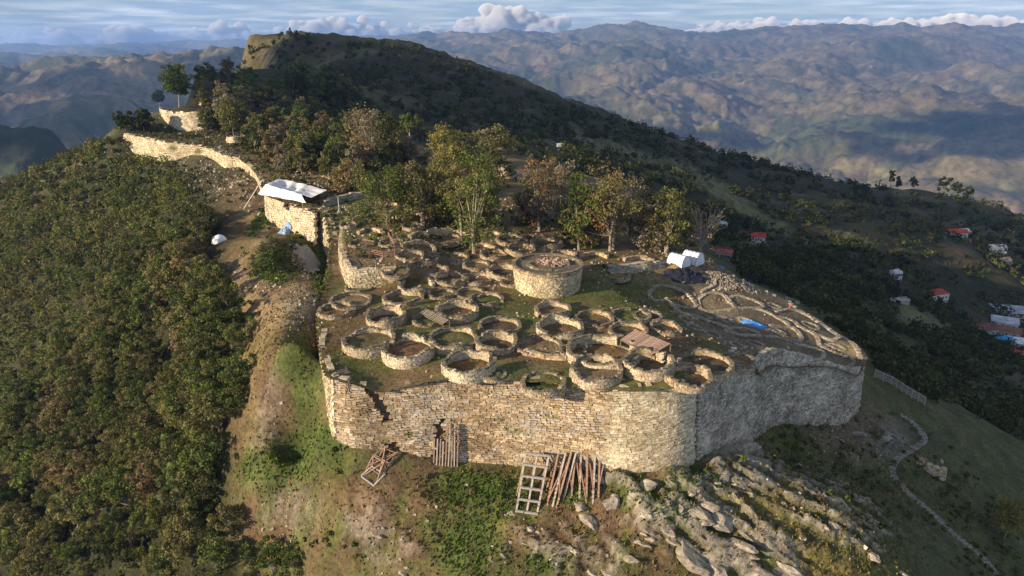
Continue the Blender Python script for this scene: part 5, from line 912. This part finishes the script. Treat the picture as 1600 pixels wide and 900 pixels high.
# ------------------------------------------------------------------ far mountains
FC = []
def fr(px, py, R, d=0): q = Rp(px, py, R); FC.append((math.atan2(q[0], q[1]) * 3.2, math.log(R), q[2] + d))
for a in [(600, 78, 11000), (660, 60, 11500), (760, 52, 12000), (850, 57, 12000), (900, 54, 13000), (960, 50, 14000), (1100, 50, 14500), (1200, 46, 15000), (1300, 45, 15500), (1400, 46, 16000), (1500, 48, 16000), (1600, 50, 16000), (1750, 52, 16000),
          (700, 75, 9000), (900, 100, 8000), (800, 120, 7000), (1000, 150, 6000), (1200, 120, 8000), (1400, 120, 8500), (1200, 180, 6000), (1400, 180, 6300), (1600, 180, 6500), (1200, 240, 4900), (1400, 265, 4700), (1600, 260, 5000), (1600, 330, 3800), (1000, 200, 5000), (1600, 90, 11000), (1200, 80, 11000), (1450, 310, 4100), (1800, 200, 6500),
          (380, 90, 4600), (340, 100, 4400), (300, 107, 4300), (240, 117, 4200), (190, 116, 4100), (150, 119, 4000), (100, 142, 3700), (40, 168, 3400), (0, 192, 3300), (-80, 215, 3100), (250, 160, 3500), (200, 190, 3000), (100, 205, 2700), (320, 150, 3600),
          (20, 204, 1700), (60, 207, 1700), (95, 224, 1650), (-60, 200, 1700), (0, 240, 1500), (60, 260, 1450),
          (0, 86, 13000), (100, 85, 13000), (180, 84, 13000), (235, 100, 12500), (280, 108, 11000), (100, 115, 8500), (0, 120, 8500), (0, 150, 6000), (100, 76, 24000), (200, 73, 24000), (300, 70, 24000), (380, 67, 24000), (470, 66, 24000), (560, 63, 24000), (620, 68, 24000), (0, 78, 24000), (-100, 78, 24000), (250, 92, 17000), (330, 88, 17000)]: fr(*a)
for az in np.linspace(-.85, .85, 10): FC += [(az * 3.2, math.log(900), -520), (az * 3.2, math.log(30000), -200), (az * 3.2, math.log(45000), -900)]
for az in np.linspace(.1, .85, 5): FC += [(az * 3.2, math.log(2500), -1050), (az * 3.2, math.log(20500), -100)]
for az in (-.85, -.75, -.65, -.5): FC.append((az * 3.2, math.log(2400), -760))
FQ = MQ(FC, .05)
na_, nr_ = 640, 390; az = np.linspace(-.84, .84, na_); lr = np.log(np.geomspace(1100, 26000, nr_)); AZ, LR = np.meshgrid(az, lr); RR = np.exp(LR); XF = RR * np.sin(AZ); YF = RR * np.cos(AZ)
wx = XF + 500 * fbm(XF / 2600, YF / 2600, 3, 81); wy = YF + 500 * fbm(XF / 2600, YF / 2600, 3, 84)
amp = np.interp(RR, [1100, 2500, 4500, 12000, 30000], [90, 200, 420, 330, 260])
ZF = FQ(AZ * 3.2, LR) + amp * 1.1 * (billow(wx / 2700, wy / 2700, 3, 91, .5) - .27) + amp * .62 * (billow(wx / 800, wy / 800, 5, 95, .58) - .27) + amp * .05 * fbm(XF / 150, YF / 150, 3, 99) + 60 * (billow(wx / 330, wy / 330, 4, 131, .55) - .27) * sst(14000, 6000, RR) + 30 * sst(3400, 2000, RR) * fbm(XF / 120, YF / 120, 4, 98)
ZF = np.minimum(ZF, 620 + .15 * (ZF - 620))
n1 = fbm(XF / 1500, YF / 1500, 5, 101); n2 = fbm(XF / 420, YF / 420, 4, 103); n3 = fbm(XF / 110, YF / 110, 3, 105)
cF = np.zeros(XF.shape + (3,)) + np.array((.16, .13, .07)); cF = mixc(cF, (.065, .075, .036), sst(-.05, .25, n1 + .35 * n2)); cF = mixc(cF, (.205, .155, .105), sst(.0, .32, n2 - .5 * n1 + .2 * n3) * .9); cF = mixc(cF, (.19, .125, .09), sst(.2, .45, fbm(XF / 800, YF / 800, 4, 107)) * .6)
fld = pn(np.floor(wx / 170) * .77, np.floor(wy / 130) * .91, 9); cF = mixc(cF, (.19, .19, .09), sst(.25, .4, fld) * sst(-.05, .25, fbm(XF / 1900, YF / 1900, 3, 111)) * .6)
cF = mixc(cF, (.55, .5, .42), (sst(.52, .6, n3) * sst(.1, .3, n2)) * .7)
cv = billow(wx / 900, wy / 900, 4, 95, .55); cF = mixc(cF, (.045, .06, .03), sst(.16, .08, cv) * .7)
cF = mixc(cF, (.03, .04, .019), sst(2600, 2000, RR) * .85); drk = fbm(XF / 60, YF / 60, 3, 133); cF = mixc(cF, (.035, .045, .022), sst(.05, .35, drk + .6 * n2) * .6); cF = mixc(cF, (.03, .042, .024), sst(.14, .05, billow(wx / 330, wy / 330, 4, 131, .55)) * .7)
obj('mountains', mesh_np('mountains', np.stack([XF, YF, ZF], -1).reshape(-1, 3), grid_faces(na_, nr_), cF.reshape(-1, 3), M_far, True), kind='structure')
# ------------------------------------------------------------------ clouds
mc, nt_, out_ = mat_new('unseen_shade_cloud'); dd = N(nt_, 'ShaderNodeBsdfDiffuse'); dd.inputs[0].default_value = (.9, .9, .9, 1); nt_.links.new(dd.outputs[0], out_.inputs[0])
mv, nt_, out_ = mat_new('cloud_vapour'); pv = N(nt_, 'ShaderNodeVolumePrincipled'); pv.inputs['Color'].default_value = (.99, .99, 1, 1); pv.inputs['Density'].default_value = .005; pv.inputs['Anisotropy'].default_value = -.35; nt_.links.new(pv.outputs[0], out_.inputs['Volume'])
bm = bmesh.new(); bmesh.ops.create_icosphere(bm, subdivisions=2, radius=1); ICO = np.array([v.co[:] for v in bm.verts]); ICOF = np.array([[v.index for v in f.verts] for f in bm.faces]); bm.free()
def cloud(blobs, label, seed=0, vapour=False):
    mb = MB(); O = np.mean([b[:3] for b in blobs], axis=0)
    for i, (x, y, z, rx, rz_) in enumerate(blobs):
        n = np.array([mnoise.fractal(Vector(c * 1.7 + seed + i * 3.1), 1.0, 2.0, 4) for c in ICO]); V = ICO * (1 + .38 * n)[:, None]; V = V * np.array((rx, rx, rz_)); mb.add(V + np.array((x, y, z)) - O, ICOF, (.9, .9, .9))
    o = obj('cloud', mb.mesh('cloud', mv if vapour else mc, True), None, label, 'cloud', 'clouds', loc=O)
    if vapour: r_ = o.modifiers.new('union', 'REMESH'); r_.mode = 'VOXEL'; r_.voxel_size = 75
def bank(px0, px1, pyb, pyt, R, n, seed, label, jag=.6):
    r = random.Random(seed); bl = []; s_ = R / F
    for k in range(n):
        f_ = (k + r.uniform(0, 1)) / n; px = px0 + (px1 - px0) * f_; hgt = (pyb - pyt) * r.uniform(1 - jag, 1) * (.5 + .5 * math.sin(math.pi * min(1, max(0, f_ * .8 + .12))))
        for j in range(6):
            u = r.random(); w = hgt * (.42 - .22 * u) * r.uniform(.7, 1.2); q = Rp(px + r.gauss(0, hgt * .3), pyb - hgt * (.1 + .75 * u), R * r.uniform(.99, 1.02)); bl.append((q[0], q[1], q[2], w * s_, w * .75 * s_))
        q = Rp(px + r.uniform(-8, 8), pyb - 1, R); bl.append((q[0], q[1], q[2], 16 * s_, 3.5 * s_))
    cloud(bl, label, seed, True)
CR = 40000
bank(1095, 1330, 50, 24, CR, 22, 1, 'long low white cumulus bank on the right horizon, left half'); bank(1310, 1640, 50, 17, CR, 28, 2, 'thicker white cumulus bank above the right end of the horizon')
bank(-20, 130, 74, 40, CR, 12, 3, 'small white cumulus row at the left edge of the horizon'); bank(150, 290, 72, 32, CR, 15, 4, 'white cumulus row in the left sky above the blue ranges'); bank(300, 378, 72, 26, CR, 9, 8, 'bright cumulus just left of the rocky summit'); bank(430, 700, 66, 22, CR, 24, 5, 'broad pale cumulus bank behind the ridge top'); bank(725, 870, 58, 2, CR, 16, 6, 'towering white cumulus above the middle of the ridge line')
def unseen_shade_cloud(P, rad, alt, seed, label):
    """an unseen cloud put between the sun and the ground points P to shade them"""
    bl = []; r = random.Random(seed)
    for q in P:
        t = (alt + r.uniform(-15, 15) - q[2]) / S.z; bl.append((q[0] + S.x * t, q[1] + S.y * t, alt, rad * r.uniform(.85, 1.25), rad * .16))
    cloud(bl, label, seed)
FLK = [(470, 80), (560, 76), (600, 98), (700, 118), (760, 126), (860, 157), (960, 197), (1060, 232), (1290, 292), (1600, 350), (1640, 700), (1470, 640), (1385, 560), (1240, 440), (1170, 400), (1040, 330), (920, 262), (830, 205), (700, 165), (560, 120)]
hs = np.array((-S.x, -S.y)); hs /= np.linalg.norm(hs); ap = -f[:, 0] * hs[1] + f[:, 1] * hs[0]
ok = inpoly(*proj(f), FLK) & (ap > 415) & (ap < 830); idx = rng.permutation(np.where(ok)[0])[:9000]; got = []
for i in idx:
    if all((f[i, 0] - q[0]) ** 2 + (f[i, 1] - q[1]) ** 2 > 44 ** 2 for q in got): got.append(f[i])
ok = inpoly(*proj(f), FLK) & (ap > 230) & (ap <= 430) & (f[:, 0] > 60); idx = rng.permutation(np.where(ok)[0])[:9000]; cl_ = np.full(len(idx), 1e9); got2 = []
for k in np.arange(140, 800, 10.0): q = f[idx, :2] - hs * k; cl_ = np.minimum(cl_, f[idx, 2] + k * math.tan(SUN_EL) - G(q[:, 0], q[:, 1]))
for i in idx[cl_ > 22]:
    if all((f[i, 0] - q[0]) ** 2 + (f[i, 1] - q[1]) ** 2 > 22 ** 2 for q in got2): got2.append(f[i])
print('shade pts', len(got), len(got2))
if got2: unseen_shade_cloud(got2, 25, 960, 43, 'ragged grey unseen cloud added overhead to shade the houses below the ridge')
unseen_shade_cloud(got, 44, 960, 41, 'broad grey unseen cloud added overhead to shade the right flank of the ridge')  # both flank clouds are added out of view, only to block the sun
fm = np.stack([XF, YF, ZF], -1).reshape(-1, 3); mpx, mpy = proj(fm)
for k, (pl, rd, lb) in enumerate([([(1390, 195), (1480, 180), (1600, 170), (1680, 190), (1680, 245), (1560, 240), (1470, 215)], 260, 'unseen cloud overhead shading the right mountain side'), ([(1310, 235), (1400, 225), (1420, 250), (1330, 255)], 170, 'small unseen cloud overhead shading the valley bottom'), ([(1050, 205), (1150, 208), (1200, 230), (1100, 228)], 170, 'small unseen cloud overhead shading the lower gullies'), ([(-60, 140), (60, 120), (130, 122), (190, 135), (230, 160), (280, 150), (330, 110), (380, 100), (380, 150), (260, 190), (200, 215), (60, 215), (-60, 270)], 200, 'unseen cloud added overhead to shade the left valley')]):
    ok = inpoly(mpx, mpy, pl); idx = rng.permutation(np.where(ok)[0])[:3000]; got = []
    for i in idx:
        if all((fm[i, 0] - q[0]) ** 2 + (fm[i, 1] - q[1]) ** 2 > (rd * 1.1) ** 2 for q in got): got.append(fm[i])
    unseen_shade_cloud(got, rd, 1300 + 200 * k, 50 + k, lb)  # unseen blockers whose shadows fall on the chosen mountain and valley areas
# ------------------------------------------------------------------ labels: tell like things apart by their order from the left
byl = {}
for o in COL.objects:
    if o.parent is None and 'label' in o and o.get('kind') in (None, 'thing'): byl.setdefault(o['label'], []).append(o)
ORD = ['leftmost', 'second leftmost', 'third leftmost', 'fourth leftmost', 'fifth leftmost', 'sixth leftmost', 'seventh leftmost', 'eighth leftmost', 'ninth leftmost', 'tenth leftmost', 'eleventh leftmost', 'twelfth leftmost', 'thirteenth leftmost', 'fourteenth leftmost', 'fifteenth leftmost', 'sixteenth leftmost']
for l, os_ in byl.items():
    if len(os_) > 1:
        os_.sort(key=lambda o: float(proj(np.array(o.location))[0]))
        for k, o in enumerate(os_): o['label'] = l + ', ' + ('rightmost' if k == len(os_) - 1 else ORD[min(k, 15)])
# ------------------------------------------------------------------ air
mh, nt_, out_ = mat_new('haze'); pv = N(nt_, 'ShaderNodeVolumePrincipled'); pv.inputs['Color'].default_value = (.32, .54, 1.0, 1); pv.inputs['Density'].default_value = 6.2e-5; pv.inputs['Anisotropy'].default_value = .35; nt_.links.new(pv.outputs[0], out_.inputs['Volume'])
mb = MB(); zlo_, zhi_ = float(ZF.min()) - 40, max(float(ZF.max()), 100) + 20; mb.box((0, 11500, (zlo_ + zhi_) / 2), 26000, 15500, (zhi_ - zlo_) / 2); obj('haze', mb.mesh('haze', mh), None, 'thin blue haze filling the valleys', 'haze', kind='stuff')
